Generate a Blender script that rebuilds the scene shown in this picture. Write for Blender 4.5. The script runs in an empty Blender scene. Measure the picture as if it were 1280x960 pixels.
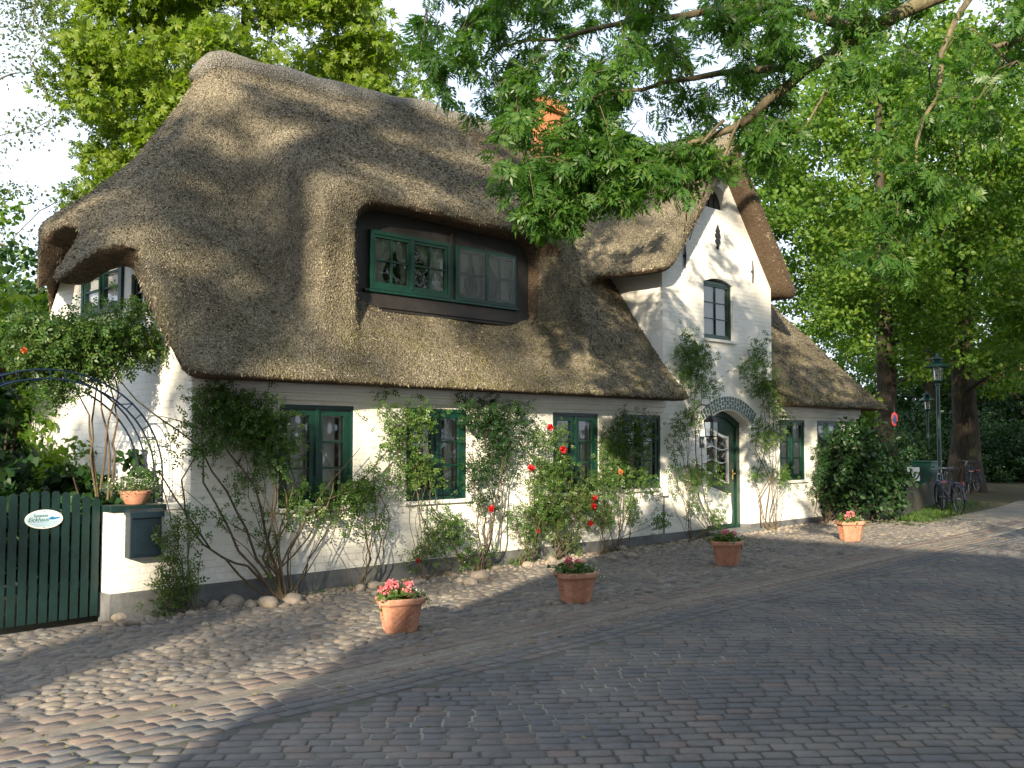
import bpy, bmesh, math, random
import numpy as np
from mathutils import Vector, Matrix
from mathutils.geometry import tessellate_polygon
random.seed(5); RNG = np.random.default_rng(11)
S = bpy.context.scene
COL = S.collection
R = math.radians
PI = math.pi

# ------------------------------------------------------------------ camera
EYE = 1.65; F = 1240.0; PITCH = math.atan(71/1240)
FH = Vector((math.cos(PI/4), math.sin(PI/4), 0)); RT = Vector((FH.y, -FH.x, 0))
FW = (FH*math.cos(PITCH) + Vector((0,0,1))*math.sin(PITCH)); UP = RT.cross(FW)
cam = bpy.data.cameras.new('camera'); co = bpy.data.objects.new('camera', cam); COL.objects.link(co)
co.location = (0, 0, EYE); co.rotation_euler = (PI/2 + PITCH, 0, -PI/4)
cam.sensor_width = 36; cam.lens = 36*F/1280; cam.clip_end = 2000; cam.clip_start = .05
S.camera = co
def ray(u, v): return FW + RT*((u-640)/F) + UP*((480-v)/F)
def PY(u, v, y):                       # point on the plane y = const
    d = ray(u, v); t = y/d.y; return Vector((d.x*t, y, EYE + d.z*t))
def PX(u, v, x):
    d = ray(u, v); t = x/d.x; return Vector((x, d.y*t, EYE + d.z*t))
def PD(u, v, dep):                     # point at a depth along the view
    d = ray(u, v); return Vector((d.x*dep, d.y*dep, EYE + d.z*dep))
def gz(x, y=0): return max(-0.35, min(0.0, (x-15.66)*0.0115))
def PG(u, v):
    d = ray(u, v); t = -EYE/d.z
    for _ in range(4): t = (gz(d.x*t)-EYE)/d.z
    return Vector((d.x*t, d.y*t, gz(d.x*t)))

# ------------------------------------------------------------------ objects
def link(o, parent=None):
    COL.objects.link(o)
    if parent is not None: o.parent = parent
    return o
def tag(o, label, cat, group=None, kind=None):
    o['label'] = label; o['category'] = cat
    if group: o['group'] = group
    if kind: o['kind'] = kind
    return o
def thing(name, label, cat, loc=(0,0,0), group=None, rz=0):
    o = bpy.data.objects.new(name, None); o.location = loc; o.rotation_euler = (0,0,rz); o.empty_display_size = .2
    link(o); return tag(o, label, cat, group)
def struct(o): o['kind'] = 'structure'; return o
def npmesh(name, V, Fc, mats, parent=None, smooth=False, midx=None):
    """V (n,3); Fc (m,k) array or list of such arrays"""
    me = bpy.data.meshes.new(name)
    V = np.asarray(V, dtype=np.float32)
    if not isinstance(Fc, list): Fc = [Fc]
    Fc = [np.asarray(f, dtype=np.int32) for f in Fc if len(f)]
    me.vertices.add(len(V)); me.vertices.foreach_set('co', V.ravel())
    nl = sum(f.size for f in Fc); nf = sum(len(f) for f in Fc)
    me.loops.add(nl); me.polygons.add(nf)
    me.loops.foreach_set('vertex_index', np.concatenate([f.ravel() for f in Fc]))
    tot = np.concatenate([np.full(len(f), f.shape[1], dtype=np.int32) for f in Fc])
    st = np.concatenate([[0], np.cumsum(tot)[:-1]]).astype(np.int32)
    me.polygons.foreach_set('loop_start', st)
    me.polygons.foreach_set('loop_total', tot)
    if smooth: me.polygons.foreach_set('use_smooth', np.ones(nf, dtype=bool))
    for m in (mats if isinstance(mats, (list, tuple)) else [mats]): me.materials.append(m)
    if midx is not None: me.polygons.foreach_set('material_index', np.asarray(midx, dtype=np.int32))
    me.update(calc_edges=True); me.validate()
    return link(bpy.data.objects.new(name, me), parent)

class MB:
    """collects boxes, tubes, prisms into one mesh"""
    def __init__(s, fr=None): s.v = []; s.f = []; s.fr = fr
    def P(s, p):
        p = Vector(p)
        if s.fr is None: return p
        o, a, b, n = s.fr
        return o + a*p.x + b*p.y + n*p.z
    def add(s, vs, fs):
        k = len(s.v); s.v += [s.P(v) for v in vs]; s.f += [tuple(i+k for i in f) for f in fs]
    def box(s, x0, x1, y0, y1, z0, z1, bev=0):
        if bev <= 0:
            s.add([(x0,y0,z0),(x1,y0,z0),(x1,y1,z0),(x0,y1,z0),(x0,y0,z1),(x1,y0,z1),(x1,y1,z1),(x0,y1,z1)],
                  [(0,3,2,1),(4,5,6,7),(0,1,5,4),(1,2,6,5),(2,3,7,6),(3,0,4,7)])
        else:
            bm = bmesh.new(); bmesh.ops.create_cube(bm, size=1)
            for v in bm.verts: v.co = Vector(((x0+x1)/2+v.co.x*(x1-x0), (y0+y1)/2+v.co.y*(y1-y0), (z0+z1)/2+v.co.z*(z1-z0)))
            bmesh.ops.bevel(bm, geom=bm.edges[:], offset=bev, segments=2, affect='EDGES', profile=.5)
            bm.verts.index_update()
            s.add([v.co.copy() for v in bm.verts], [tuple(v.index for v in f.verts) for f in bm.faces]); bm.free()
        return s
    def tube(s, pts, rad, n=6, cap=True):
        pts = [Vector(p) for p in pts]; m = len(pts)
        if not hasattr(rad, '__len__'): rad = [rad]*m
        vs = []; up = Vector((.13,.21,.97)); prev = None
        for i, p in enumerate(pts):
            t = (pts[min(i+1,m-1)]-pts[max(i-1,0)])
            t = t.normalized() if t.length > 1e-9 else Vector((0,0,1))
            if prev is None: a = t.cross(up if abs(t.dot(up))<.9 else Vector((1,0,0))).normalized()
            else:
                a = prev - t*prev.dot(t); a = a.normalized() if a.length > 1e-6 else t.orthogonal().normalized()
            prev = a; b = t.cross(a)
            for k in range(n):
                q = 2*PI*k/n; vs.append(p + (a*math.cos(q)+b*math.sin(q))*rad[i])
        fs = [(i*n+k, i*n+(k+1)%n, (i+1)*n+(k+1)%n, (i+1)*n+k) for i in range(m-1) for k in range(n)]
        if cap: fs += [tuple(range(n))[::-1], tuple((m-1)*n+k for k in range(n))]
        s.add(vs, fs); return s
    def lathe(s, prof, c=(0,0,0), n=16, sx=1, sy=1, ph=0, alt=0):
        vs = []; m = len(prof)
        for r, z in prof:
            for k in range(n):
                q = 2*PI*k/n + ph + (alt if k % 2 else -alt); vs.append((c[0]+r*sx*math.cos(q), c[1]+r*sy*math.sin(q), c[2]+z))
        fs = [(i*n+k, i*n+(k+1)%n, (i+1)*n+(k+1)%n, (i+1)*n+k) for i in range(m-1) for k in range(n)]
        fs += [tuple(range(n))[::-1], tuple((m-1)*n+k for k in range(n))]
        s.add(vs, fs); return s
    def prism(s, outer, holes=(), z0=0, z1=.1):
        """outline in the xy plane with holes, between z0 and z1"""
        loops = [list(outer)] + [list(h) for h in holes]
        tris = tessellate_polygon([[Vector((p[0],p[1],0)) for p in l] for l in loops])
        flat = [p for l in loops for p in l]; n = len(flat)
        vs = [(p[0],p[1],z0) for p in flat] + [(p[0],p[1],z1) for p in flat]
        fs = []
        for t in tris:
            a, b, c = [Vector((flat[i][0], flat[i][1])) for i in t]
            cr = (b-a).x*(c-a).y-(b-a).y*(c-a).x
            if abs(cr) < 1e-12: continue
            t = tuple(t) if cr > 0 else tuple(t)[::-1]
            fs.append(tuple(i+n for i in t)); fs.append(t[::-1])
        k = 0
        for li, l in enumerate(loops):
            m = len(l); ar = sum(l[i][0]*l[(i+1)%m][1]-l[(i+1)%m][0]*l[i][1] for i in range(m))
            ccw = (ar > 0) == (li == 0)
            for i in range(m):
                a, b = k+i, k+(i+1)%m
                fs.append((a,b,b+n,a+n) if ccw else (b,a,a+n,b+n))
            k += m
        s.add(vs, fs); return s
    def build(s, name, mat, parent=None, smooth=False):
        me = bpy.data.meshes.new(name); me.from_pydata([tuple(v) for v in s.v], [], s.f)
        for m in (mat if isinstance(mat, (list,tuple)) else [mat]): me.materials.append(m)
        if smooth:
            me.polygons.foreach_set('use_smooth', np.ones(len(me.polygons), dtype=bool))
        me.update()
        o = link(bpy.data.objects.new(name, me), parent)
        return o
def fix_normals(o):
    bm = bmesh.new(); bm.from_mesh(o.data); bmesh.ops.recalc_face_normals(bm, faces=bm.faces[:]); bm.to_mesh(o.data); bm.free(); return o
def autosmooth(o, ang=40):
    me = o.data; me.polygons.foreach_set('use_smooth', np.ones(len(me.polygons), dtype=bool))
    bm = bmesh.new(); bm.from_mesh(me)
    for e in bm.edges:
        if len(e.link_faces) == 2 and e.calc_face_angle(0) > R(ang): e.smooth = False
    bm.to_mesh(me); bm.free(); return o
def copy_tree(o, parent=None):
    c = o.copy(); COL.objects.link(c); c.parent = parent
    for ch in list(o.children): copy_tree(ch, c)
    return c

# ------------------------------------------------------------------ materials
MATS = {}
class NT:
    def __init__(s, name):
        m = bpy.data.materials.new(name); m.use_nodes = True; s.m = m; s.t = m.node_tree; s.t.nodes.clear()
        s.out = s.n('ShaderNodeOutputMaterial'); MATS[name] = m
    def n(s, ty, **kw):
        nd = s.t.nodes.new(ty)
        for k, v in kw.items():
            if k in nd.bl_rna.properties: setattr(nd, k, v)
            else: s.set(nd, k, v)
        return nd
    def set(s, nd, k, v):
        inp = nd.inputs[k if not k.startswith('i') or not k[1:].isdigit() else int(k[1:])]
        if isinstance(v, bpy.types.NodeSocket): s.t.links.new(v, inp)
        else:
            if isinstance(v, tuple) and len(v) == 3 and inp.type == 'RGBA': v = v+(1,)
            inp.default_value = v
    def pos(s): return s.n('ShaderNodeNewGeometry').outputs['Position']
    def obj(s): return s.n('ShaderNodeTexCoord').outputs['Object']
    def isl(s): return s.n('ShaderNodeNewGeometry').outputs['Random Per Island']
    def map(s, vec, scale=(1,1,1), rot=(0,0,0)):
        return s.n('ShaderNodeMapping', i0=vec, Scale=scale, Rotation=rot).outputs[0]
    def noise(s, vec, scale=5, detail=4, rough=.6, dist=0):
        return s.n('ShaderNodeTexNoise', Vector=vec, Scale=scale, Detail=detail, Roughness=rough, Distortion=dist).outputs['Fac']
    def ramp(s, fac, stops, interp='LINEAR'):
        r = s.n('ShaderNodeValToRGB', i0=fac); e = r.color_ramp.elements; r.color_ramp.interpolation = interp
        while len(e) < len(stops): e.new(.5)
        for el, (p, c) in zip(e, stops):
            el.position = p; el.color = (c,c,c,1) if not isinstance(c, tuple) else c+(1,)
        return r.outputs[0]
    def mix(s, fac, a, b, mode='MIX'):
        m = s.n('ShaderNodeMix', data_type='RGBA', blend_type=mode)
        for i, v in ((0,fac),(6,a),(7,b)):
            if isinstance(v, bpy.types.NodeSocket): s.t.links.new(v, m.inputs[i])
            else: m.inputs[i].default_value = (v+(1,)) if isinstance(v, tuple) else v
        return m.outputs[2]
    def math(s, op, a, b=0, clamp=False):
        m = s.n('ShaderNodeMath', operation=op, use_clamp=clamp)
        for i, v in ((0,a),(1,b)):
            if isinstance(v, bpy.types.NodeSocket): s.t.links.new(v, m.inputs[i])
            else: m.inputs[i].default_value = v
        return m.outputs[0]
    def bump(s, h, dist=.01, strength=1, normal=None):
        b = s.n('ShaderNodeBump', Height=h, Distance=dist, Strength=strength)
        if normal is not None: s.t.links.new(normal, b.inputs['Normal'])
        return b.outputs[0]
    def pbr(s, col, rough=.7, normal=None, metal=0, spec=.5, **kw):
        b = s.n('ShaderNodeBsdfPrincipled', Metallic=metal)
        s.set(b, 'Base Color', col); s.set(b, 'Roughness', rough); s.set(b, 'Specular IOR Level', spec)
        for k, v in kw.items(): s.set(b, k.replace('_',' '), v)
        if normal is not None: s.t.links.new(normal, b.inputs['Normal'])
        return b.outputs[0]
    def surf(s, sh): s.t.links.new(sh, s.out.inputs['Surface']); return s.m

def simple(name, col, rough=.6, metal=0, var=.25, nscale=8, bump=.0, spec=.5):
    t = NT(name); p = t.obj(); n = t.noise(p, nscale, 5, .65)
    c = t.mix(t.ramp(n, [(.3,0.),(.7,1.)]), tuple(x*(1-var) for x in col), tuple(min(1,x*(1+var)) for x in col))
    nm = t.bump(t.noise(p, nscale*6, 4), bump, .6) if bump else None
    return t.surf(t.pbr(c, rough, nm, metal, spec))

def m_thatch(name, c1, c2, moss, fine=1.0):
    t = NT(name); p = t.pos()
    n1 = t.noise(p, 1.1, 5, .6); n2 = t.noise(p, 30, 4, .75); n3 = t.noise(p, 75, 2, .6); n4 = t.noise(p, .55, 4, .6, .5)
    n5 = t.noise(t.map(p, (3.2,3.2,.5)), 1.6, 3, .5)
    vo = t.n('ShaderNodeTexVoronoi', Vector=p, Scale=42.0, Randomness=1.0).outputs['Distance']
    c = t.mix(t.ramp(n2, [(.36,0.),(.64,1.)]), c1, c2)
    c = t.mix(t.ramp(n1, [(.40,0.),(.62,.75)]), c, tuple(x*.5 for x in c1))
    c = t.mix(t.ramp(n5, [(.45,0.),(.8,.35)]), c, tuple(x*1.3 for x in c2))
    c = t.mix(t.ramp(n3, [(.5,0.),(.75,.75)]), c, tuple(x*1.75 for x in c2))
    c = t.mix(t.ramp(n3, [(.25,.8),(.42,0.)]), c, tuple(x*.3 for x in c1))  # darker pits between reeds, in place of crevice shade the bump lacks
    if moss:
        sz = t.n('ShaderNodeSeparateXYZ', i0=p).outputs[2]
        low = t.n('ShaderNodeMapRange', Value=sz, i1=2.2, i2=4.2, i3=1.0, i4=0.12).outputs[0]
        mf = t.math('MULTIPLY', t.ramp(t.noise(p, 2.6, 6, .7), [(.45,0.),(.66,1.)]), low)
        mf = t.math('MULTIPLY', mf, t.ramp(t.noise(p, 26, 3), [(.4,0.),(.6,.85)]))
        c = t.mix(mf, c, (.115,.115,.022))
    h = t.math('ADD', t.math('MULTIPLY', n2, 1.0), t.math('MULTIPLY', vo, .9))
    h = t.math('ADD', h, t.math('MULTIPLY', n3, .45))
    nb = t.bump(h, .045*fine, 1.0)
    nb2 = t.bump(t.noise(p, 5, 4, .6), .05, .8, nb)
    return t.surf(t.pbr(c, .95, nb2, spec=.12))
m_thatch('thatch', (.12,.106,.08), (.29,.255,.185), True)
def m_straw():
    t = NT('reed_straw'); p = t.pos(); c = t.ramp(t.isl(), [(0.,(.06,.053,.04)),(.3,(.155,.137,.10)),(.7,(.27,.238,.17)),(1.,(.46,.41,.30))])
    c = t.mix(t.ramp(t.noise(p, .9, 6, .65), [(.40,.0),(.62,.8)]), c, (.06,.055,.048))
    c = t.mix(t.ramp(t.noise(p, 3.3, 5, .7), [(.5,.0),(.66,.6)]), c, (.30,.26,.17))
    sz = t.n('ShaderNodeSeparateXYZ', i0=p).outputs[2]
    low = t.n('ShaderNodeMapRange', Value=sz, i1=2.2, i2=4.2, i3=.7, i4=0.1).outputs[0]
    c = t.mix(t.math('MULTIPLY', t.ramp(t.noise(p, 2.6, 6, .7), [(.47,0.),(.66,1.)]), low), c, (.13,.125,.02))
    return t.surf(t.pbr(c, .9, spec=.15))
m_straw()
m_thatch('thatch_ridge', (.15,.142,.125), (.29,.275,.24), False, 1.0)

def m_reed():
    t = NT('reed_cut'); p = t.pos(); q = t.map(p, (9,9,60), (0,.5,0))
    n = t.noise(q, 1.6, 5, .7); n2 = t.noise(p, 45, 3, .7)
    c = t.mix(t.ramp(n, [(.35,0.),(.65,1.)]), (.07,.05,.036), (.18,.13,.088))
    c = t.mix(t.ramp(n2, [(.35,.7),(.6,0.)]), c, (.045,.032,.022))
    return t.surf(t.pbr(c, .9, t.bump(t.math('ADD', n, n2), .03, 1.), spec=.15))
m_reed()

def m_wall():
    t = NT('white_wall'); p = t.pos()
    s = t.n('ShaderNodeSeparateXYZ', i0=p)
    xy = t.math('ADD', s.outputs[0], s.outputs[1])
    w = t.n('ShaderNodeCombineXYZ', i0=xy, i1=s.outputs[2]).outputs[0]
    nz = t.n('ShaderNodeTexNoise', Vector=p, Scale=3.0, Detail=4.0)
    wv = t.n('ShaderNodeVectorMath', operation='MULTIPLY_ADD', i0=nz.outputs['Color'], i1=(.02,.02,0), i2=w).outputs[0]
    br = t.n('ShaderNodeTexBrick', Vector=wv, Scale=1.0); br.inputs['Mortar Size'].default_value = .006
    br.inputs['Mortar Smooth'].default_value = .5; br.inputs['Brick Width'].default_value = .235; br.inputs['Row Height'].default_value = .075
    fac = br.outputs['Fac']
    fade = t.ramp(t.noise(p, 1.3, 4), [(.35,.15),(.65,.8)])
    h = t.math('MULTIPLY', t.math('MULTIPLY', fac, -1.0), fade)
    h = t.math('ADD', h, t.math('MULTIPLY', t.noise(p, 9, 5, .65), 1.6))
    c = t.mix(t.ramp(t.noise(p, 2.2, 7, .72), [(.42,0.),(.72,.6)]), (.79,.78,.74), (.60,.575,.51))
    c = t.mix(t.ramp(t.noise(p, 17, 6, .8), [(.6,0.),(.78,.45)]), c, (.48,.44,.36))
    c = t.mix(t.math('MULTIPLY', fac, .07), c, (.45,.43,.40))
    # damp splash zone just above the plinth, streaks under the eaves
    dz = t.n('ShaderNodeMapRange', Value=s.outputs[2], i1=.05, i2=.6, i3=1.0, i4=0.).outputs[0]
    c = t.mix(t.math('MULTIPLY', dz, t.ramp(t.noise(p, 6, 5, .7), [(.45,0.),(.7,.8)])), c, (.5,.5,.46))
    return t.surf(t.pbr(c, .75, t.bump(h, .009, .85), spec=.3))
m_wall()
simple('plinth_paint', (.115,.12,.125), .7, var=.35, nscale=5, bump=.006)
simple('green_paint', (.0028,.030,.020), .38, var=.3, nscale=14, bump=.001)
simple('gate_green', (.002,.017,.016), .5, var=.35, nscale=9, bump=.001)
simple('black_board', (.018,.015,.014), .6, var=.4, nscale=9, bump=.003)
simple('white_paint', (.72,.72,.68), .5, var=.08)
t = NT('terracotta'); p_ = t.obj(); c_ = t.mix(t.ramp(t.noise(p_, 6, 6, .7), [(.35,0.),(.68,1.)]), (.33,.145,.09), (.46,.24,.165))
c_ = t.mix(t.ramp(t.noise(p_, 11, 6, .8), [(.56,0.),(.72,.55)]), c_, (.52,.43,.36)); c_ = t.mix(t.ramp(t.noise(p_, 4, 5, .8), [(.3,.6),(.42,0.)]), c_, (.13,.085,.055))
t.surf(t.pbr(c_, .85, t.bump(t.noise(p_, 50, 4), .002, .6), spec=.2))
simple('iron', (.012,.012,.013), .5, metal=.2, var=.3)
simple('blue_steel', (.006,.018,.045), .4, metal=.2, var=.3)
simple('mailbox_paint', (.006,.018,.028), .45, var=.3, nscale=10)
simple('rubber', (.012,.012,.012), .7)
simple('chrome', (.22,.22,.23), .3, metal=1, var=.1)
simple('lamp_green', (.0015,.03,.021), .3, var=.3)
simple('brick_red', (.42,.16,.07), .85, var=.35, nscale=16, bump=.01)
simple('roof_tile', (.30,.10,.05), .8, var=.3, nscale=6, bump=.02)
simple('soil', (.10,.075,.05), .95, var=.4, nscale=9, bump=.02)
simple('timber', (.032,.032,.02), .8, var=.4, nscale=7, bump=.006)
simple('green_brick', (.010,.06,.045), .35, var=.35, nscale=20)
simple('lintel_mortar', (.72,.72,.68), .8, var=.1, nscale=20)
simple('red_paint', (.26,.02,.02), .4)
simple('blue_paint', (.012,.022,.09), .4)
simple('interior_dark', (.03,.03,.03), .9)  # near-black colour standing in for rooms without light
simple('brass', (.45,.33,.12), .35, metal=1)

def m_curtain():
    t = NT('curtain'); p = t.pos(); n = t.noise(p, 60, 3)
    c = t.mix(t.ramp(n, [(.4,0.),(.6,1.)]), (.82,.84,.84), (.9,.9,.88))
    a = t.pbr(c, .9, spec=.1); tr = t.n('ShaderNodeBsdfTranslucent', Color=(.7,.7,.7)).outputs[0]
    return t.surf(t.n('ShaderNodeMixShader', i0=.3, i1=a, i2=tr).outputs[0])
m_curtain()
def m_glass(name, tint, rough=.02, mixv=.0, dust=(.3,.32,.32)):
    t = NT(name); fr = t.n('ShaderNodeFresnel', IOR=1.5)
    nb = t.bump(t.noise(t.pos(), 2.2, 2), .012, 1.)
    gl = t.n('ShaderNodeBsdfGlossy', Color=(1.,1.,1.), Roughness=rough, Normal=nb).outputs[0]
    tr = t.n('ShaderNodeBsdfTransparent', Color=tint).outputs[0]
    f = t.math('ADD', t.math('MULTIPLY', fr.outputs[0], 1.3), .03, True)
    a = t.n('ShaderNodeMixShader', i0=f, i1=tr, i2=gl).outputs[0]
    if mixv:
        d = t.n('ShaderNodeBsdfDiffuse', Color=dust).outputs[0]
        a = t.n('ShaderNodeMixShader', i0=mixv, i1=a, i2=d).outputs[0]
    return t.surf(a)
m_glass('glass', (.96,.98,.98)); m_glass('insect_screen', (.85,.87,.84), .3, .07, (.22,.24,.2))
m_glass('lamp_glass', (.9,.9,.85), .1, .15)

def m_leaf(name, a, b, c, trans=.35, rough=.5, tc=None):
    t = NT(name); r = t.isl(); p = t.pos()
    col = t.ramp(r, [(0., a), (.5, b), (1., c)])
    col = t.mix(t.ramp(t.noise(p, 1.5, 3), [(.35,0.),(.65,.55)]), col, a)
    d = t.pbr(col, rough, spec=.35)
    tcol = t.mix(1.0, col, tc or (1.7,1.9,.5), 'MULTIPLY')
    tr = t.n('ShaderNodeBsdfTranslucent', Color=tcol).outputs[0]
    return t.surf(t.n('ShaderNodeMixShader', i0=trans, i1=d, i2=tr).outputs[0])
m_leaf('leaf_chestnut', (.085,.15,.016), (.14,.205,.02), (.21,.26,.03), .45)
m_leaf('leaf_lime', (.055,.13,.02), (.10,.18,.025), (.17,.235,.032), .48)
m_leaf('leaf_ash', (.035,.10,.022), (.06,.14,.028), (.12,.20,.032), .48, .4)
m_leaf('leaf_rose', (.035,.09,.02), (.07,.135,.03), (.13,.18,.045), .3, .4)
m_leaf('leaf_rose_pale', (.05,.10,.025), (.09,.14,.04), (.15,.17,.06), .35, .45)
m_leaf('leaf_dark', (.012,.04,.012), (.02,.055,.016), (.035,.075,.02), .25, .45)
m_leaf('leaf_shrub', (.07,.14,.02), (.12,.19,.025), (.17,.23,.035), .4)
m_leaf('leaf_birch', (.07,.10,.06), (.10,.135,.08), (.14,.17,.10), .4)
m_leaf('leaf_litter', (.12,.09,.03), (.20,.16,.06), (.13,.14,.04), .1)
m_leaf('grass_blade', (.03,.07,.012), (.05,.10,.018), (.085,.13,.03), .3)
m_leaf('petal_pink', (.62,.12,.16), (.75,.22,.26), (.85,.42,.42), .3, .6, (1,.9,.9))
m_leaf('petal_red', (.38,.008,.014), (.5,.015,.02), (.6,.03,.03), .25, .5, (1,.5,.5))
m_leaf('petal_white', (.7,.7,.68), (.8,.8,.76), (.85,.85,.8), .3, .6, (1,1,1))
m_leaf('petal_orange', (.6,.15,.05), (.7,.25,.08), (.8,.4,.15), .3, .6, (1,.8,.6))
def m_bark(name, a, b):
    t = NT(name); p = t.pos(); n = t.noise(t.map(p, (7,7,1.6)), 2.2, 6, .7)
    c = t.mix(t.ramp(n, [(.35,0.),(.65,1.)]), a, b)
    c = t.mix(t.ramp(t.noise(p, 2, 4), [(.5,0.),(.7,.5)]), c, (.07,.09,.04))
    return t.surf(t.pbr(c, .9, t.bump(n, .04, 1.), spec=.2))
m_bark('bark', (.022,.018,.014), (.075,.06,.045)); m_bark('bark_pale', (.06,.05,.032), (.19,.16,.10)); m_bark('rose_stem', (.05,.038,.025), (.16,.12,.08))

def m_stone(name, stops, rough=.85, bumpd=.006):
    t = NT(name); p = t.pos(); r = t.isl()
    c = t.ramp(r, stops)
    n = t.noise(p, 22, 6, .7)
    c = t.mix(t.ramp(n, [(.3,.5),(.55,0.)]), c, (.045,.042,.045))
    c = t.mix(t.ramp(t.noise(p, .9, 5, .65), [(.45,0.),(.75,.5)]), c, (.24,.205,.165))
    c = t.mix(t.ramp(t.noise(p, 60, 3, .7), [(.62,0.),(.8,.5)]), c, (.34,.31,.27))
    return t.surf(t.pbr(c, rough, t.bump(n, bumpd, 1.), spec=.35))
m_stone('cobble', [(0.,(.085,.078,.072)),(.2,(.15,.13,.11)),(.4,(.115,.112,.11)),(.6,(.18,.15,.12)),(.8,(.10,.10,.105)),(1.,(.21,.19,.16))])
m_stone('paver', [(0.,(.076,.080,.086)),(.3,(.094,.094,.098)),(.55,(.082,.086,.096)),(.84,(.098,.088,.088)),(.92,(.125,.095,.088)),(1.,(.108,.108,.112))], .8, .004)
m_stone('paver_warm', [(0.,(.12,.098,.088)),(.4,(.15,.118,.10)),(.7,(.12,.108,.10)),(1.,(.17,.125,.105))], .8)
m_stone('rock', [(0.,(.20,.16,.13)),(.5,(.26,.22,.18)),(1.,(.33,.29,.24))], .9, .02)
def m_ground(name, a, b, c3, bd=.012):
    t = NT(name); p = t.pos(); n = t.noise(p, 14, 7, .75)
    c = t.mix(t.ramp(n, [(.35,0.),(.65,1.)]), a, b)
    c = t.mix(t.ramp(t.noise(p, .8, 5, .7), [(.45,0.),(.7,.7)]), c, c3)
    return t.surf(t.pbr(c, .95, t.bump(t.noise(p, 60, 5, .7), bd, 1.), spec=.2))
m_ground('sand_joint', (.14,.125,.105), (.23,.205,.17), (.095,.09,.075))
def m_road_joint():
    t = NT('road_joint'); p = t.pos(); n = t.noise(p, 14, 7, .75); sp = t.n('ShaderNodeSeparateXYZ', i0=p)
    c = t.mix(t.ramp(n, [(.35,0.),(.65,1.)]), (.06,.06,.055), (.10,.098,.088))
    c = t.mix(t.ramp(t.noise(p, 5, 5, .7), [(.5,0.),(.66,.6)]), c, (.045,.06,.028))
    y_ = t.math('ADD', sp.outputs[1], t.math('MULTIPLY', sp.outputs[0], -.02))
    band = t.math('SUBTRACT', 1.0, t.math('MULTIPLY', t.math('ABSOLUTE', t.math('SUBTRACT', y_, 4.7)), 1.1), True)
    edge = t.math('SUBTRACT', 1.0, t.math('MULTIPLY', t.math('ABSOLUTE', t.math('SUBTRACT', y_, 6.1)), 2.2), True)
    f = t.math('MAXIMUM', t.math('MULTIPLY', band, t.ramp(t.noise(p, 1.6, 4, .6), [(.42,0.),(.55,1.2)])), edge)
    c = t.mix(f, c, (.27,.26,.22))
    return t.surf(t.pbr(c, .95, t.bump(t.noise(p, 60, 5, .7), .012, 1.), spec=.2))
m_road_joint()
m_ground('earth', (.06,.05,.03), (.10,.08,.05), (.035,.055,.015), .02)
m_ground('lawn', (.03,.06,.012), (.06,.09,.02), (.05,.05,.02), .03)
# ------------------------------------------------------------------ thatched roof (signed distance field + surface nets)
def smin(a, b, k):
    h = np.clip(.5+.5*(b-a)/k, 0, 1); return b*(1-h)+a*h-k*h*(1-h)
def smax(a, b, k): return -smin(-a, -b, k)
def surface_nets(v, o, h):
    nx, ny, nz = v.shape; sg = v < 0
    acc = np.zeros((nx-1, ny-1, nz-1, 3), dtype=np.float32); cnt = np.zeros((nx-1, ny-1, nz-1), dtype=np.float32)
    for ax in range(3):
        oth = [a for a in range(3) if a != ax]
        sl0 = [slice(None)]*3; sl1 = [slice(None)]*3; sl0[ax] = slice(0,-1); sl1[ax] = slice(1,None)
        a = v[tuple(sl0)]; b = v[tuple(sl1)]; ch = (a < 0) != (b < 0)
        t = np.where(ch, a/np.where(ch, a-b, 1), 0)
        for d0 in (0,1):
            for d1 in (0,1):
                s = [slice(None)]*3
                s[oth[0]] = slice(d0, d0+v.shape[oth[0]]-1); s[oth[1]] = slice(d1, d1+v.shape[oth[1]]-1)
                m = ch[tuple(s)]; tt = t[tuple(s)]
                cnt += m; acc[..., ax] += m*tt
                acc[..., oth[0]] += m*d0; acc[..., oth[1]] += m*d1
    mask = cnt > 0; idx = -np.ones(cnt.shape, dtype=np.int64); idx[mask] = np.arange(mask.sum())
    base = np.argwhere(mask).astype(np.float32)
    V = (base + acc[mask]/cnt[mask][:,None])*h + np.array(o, dtype=np.float32)
    Fs = []
    for ax in range(3):
        b_, c_ = [(1,2),(2,0),(0,1)][ax]
        sl0 = [slice(1,-1)]*3; sl1 = [slice(1,-1)]*3
        sl0[ax] = slice(0,-1); sl1[ax] = slice(1,None)
        a = sg[tuple(sl0)]; b = sg[tuple(sl1)]
        for flip, m in ((False, a & ~b), (True, ~a & b)):
            w = np.argwhere(m); w[:, b_] += 1; w[:, c_] += 1
            def at(db, dc):
                q = w.copy(); q[:, b_] -= db; q[:, c_] -= dc; return idx[q[:,0], q[:,1], q[:,2]]
            f = np.stack([at(1,1), at(0,1), at(0,0), at(1,0)], 1)
            Fs.append(f[:, ::-1] if flip else f)
    Fc = np.concatenate(Fs); Fc = Fc[(Fc >= 0).all(1)]
    return V, Fc

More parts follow.
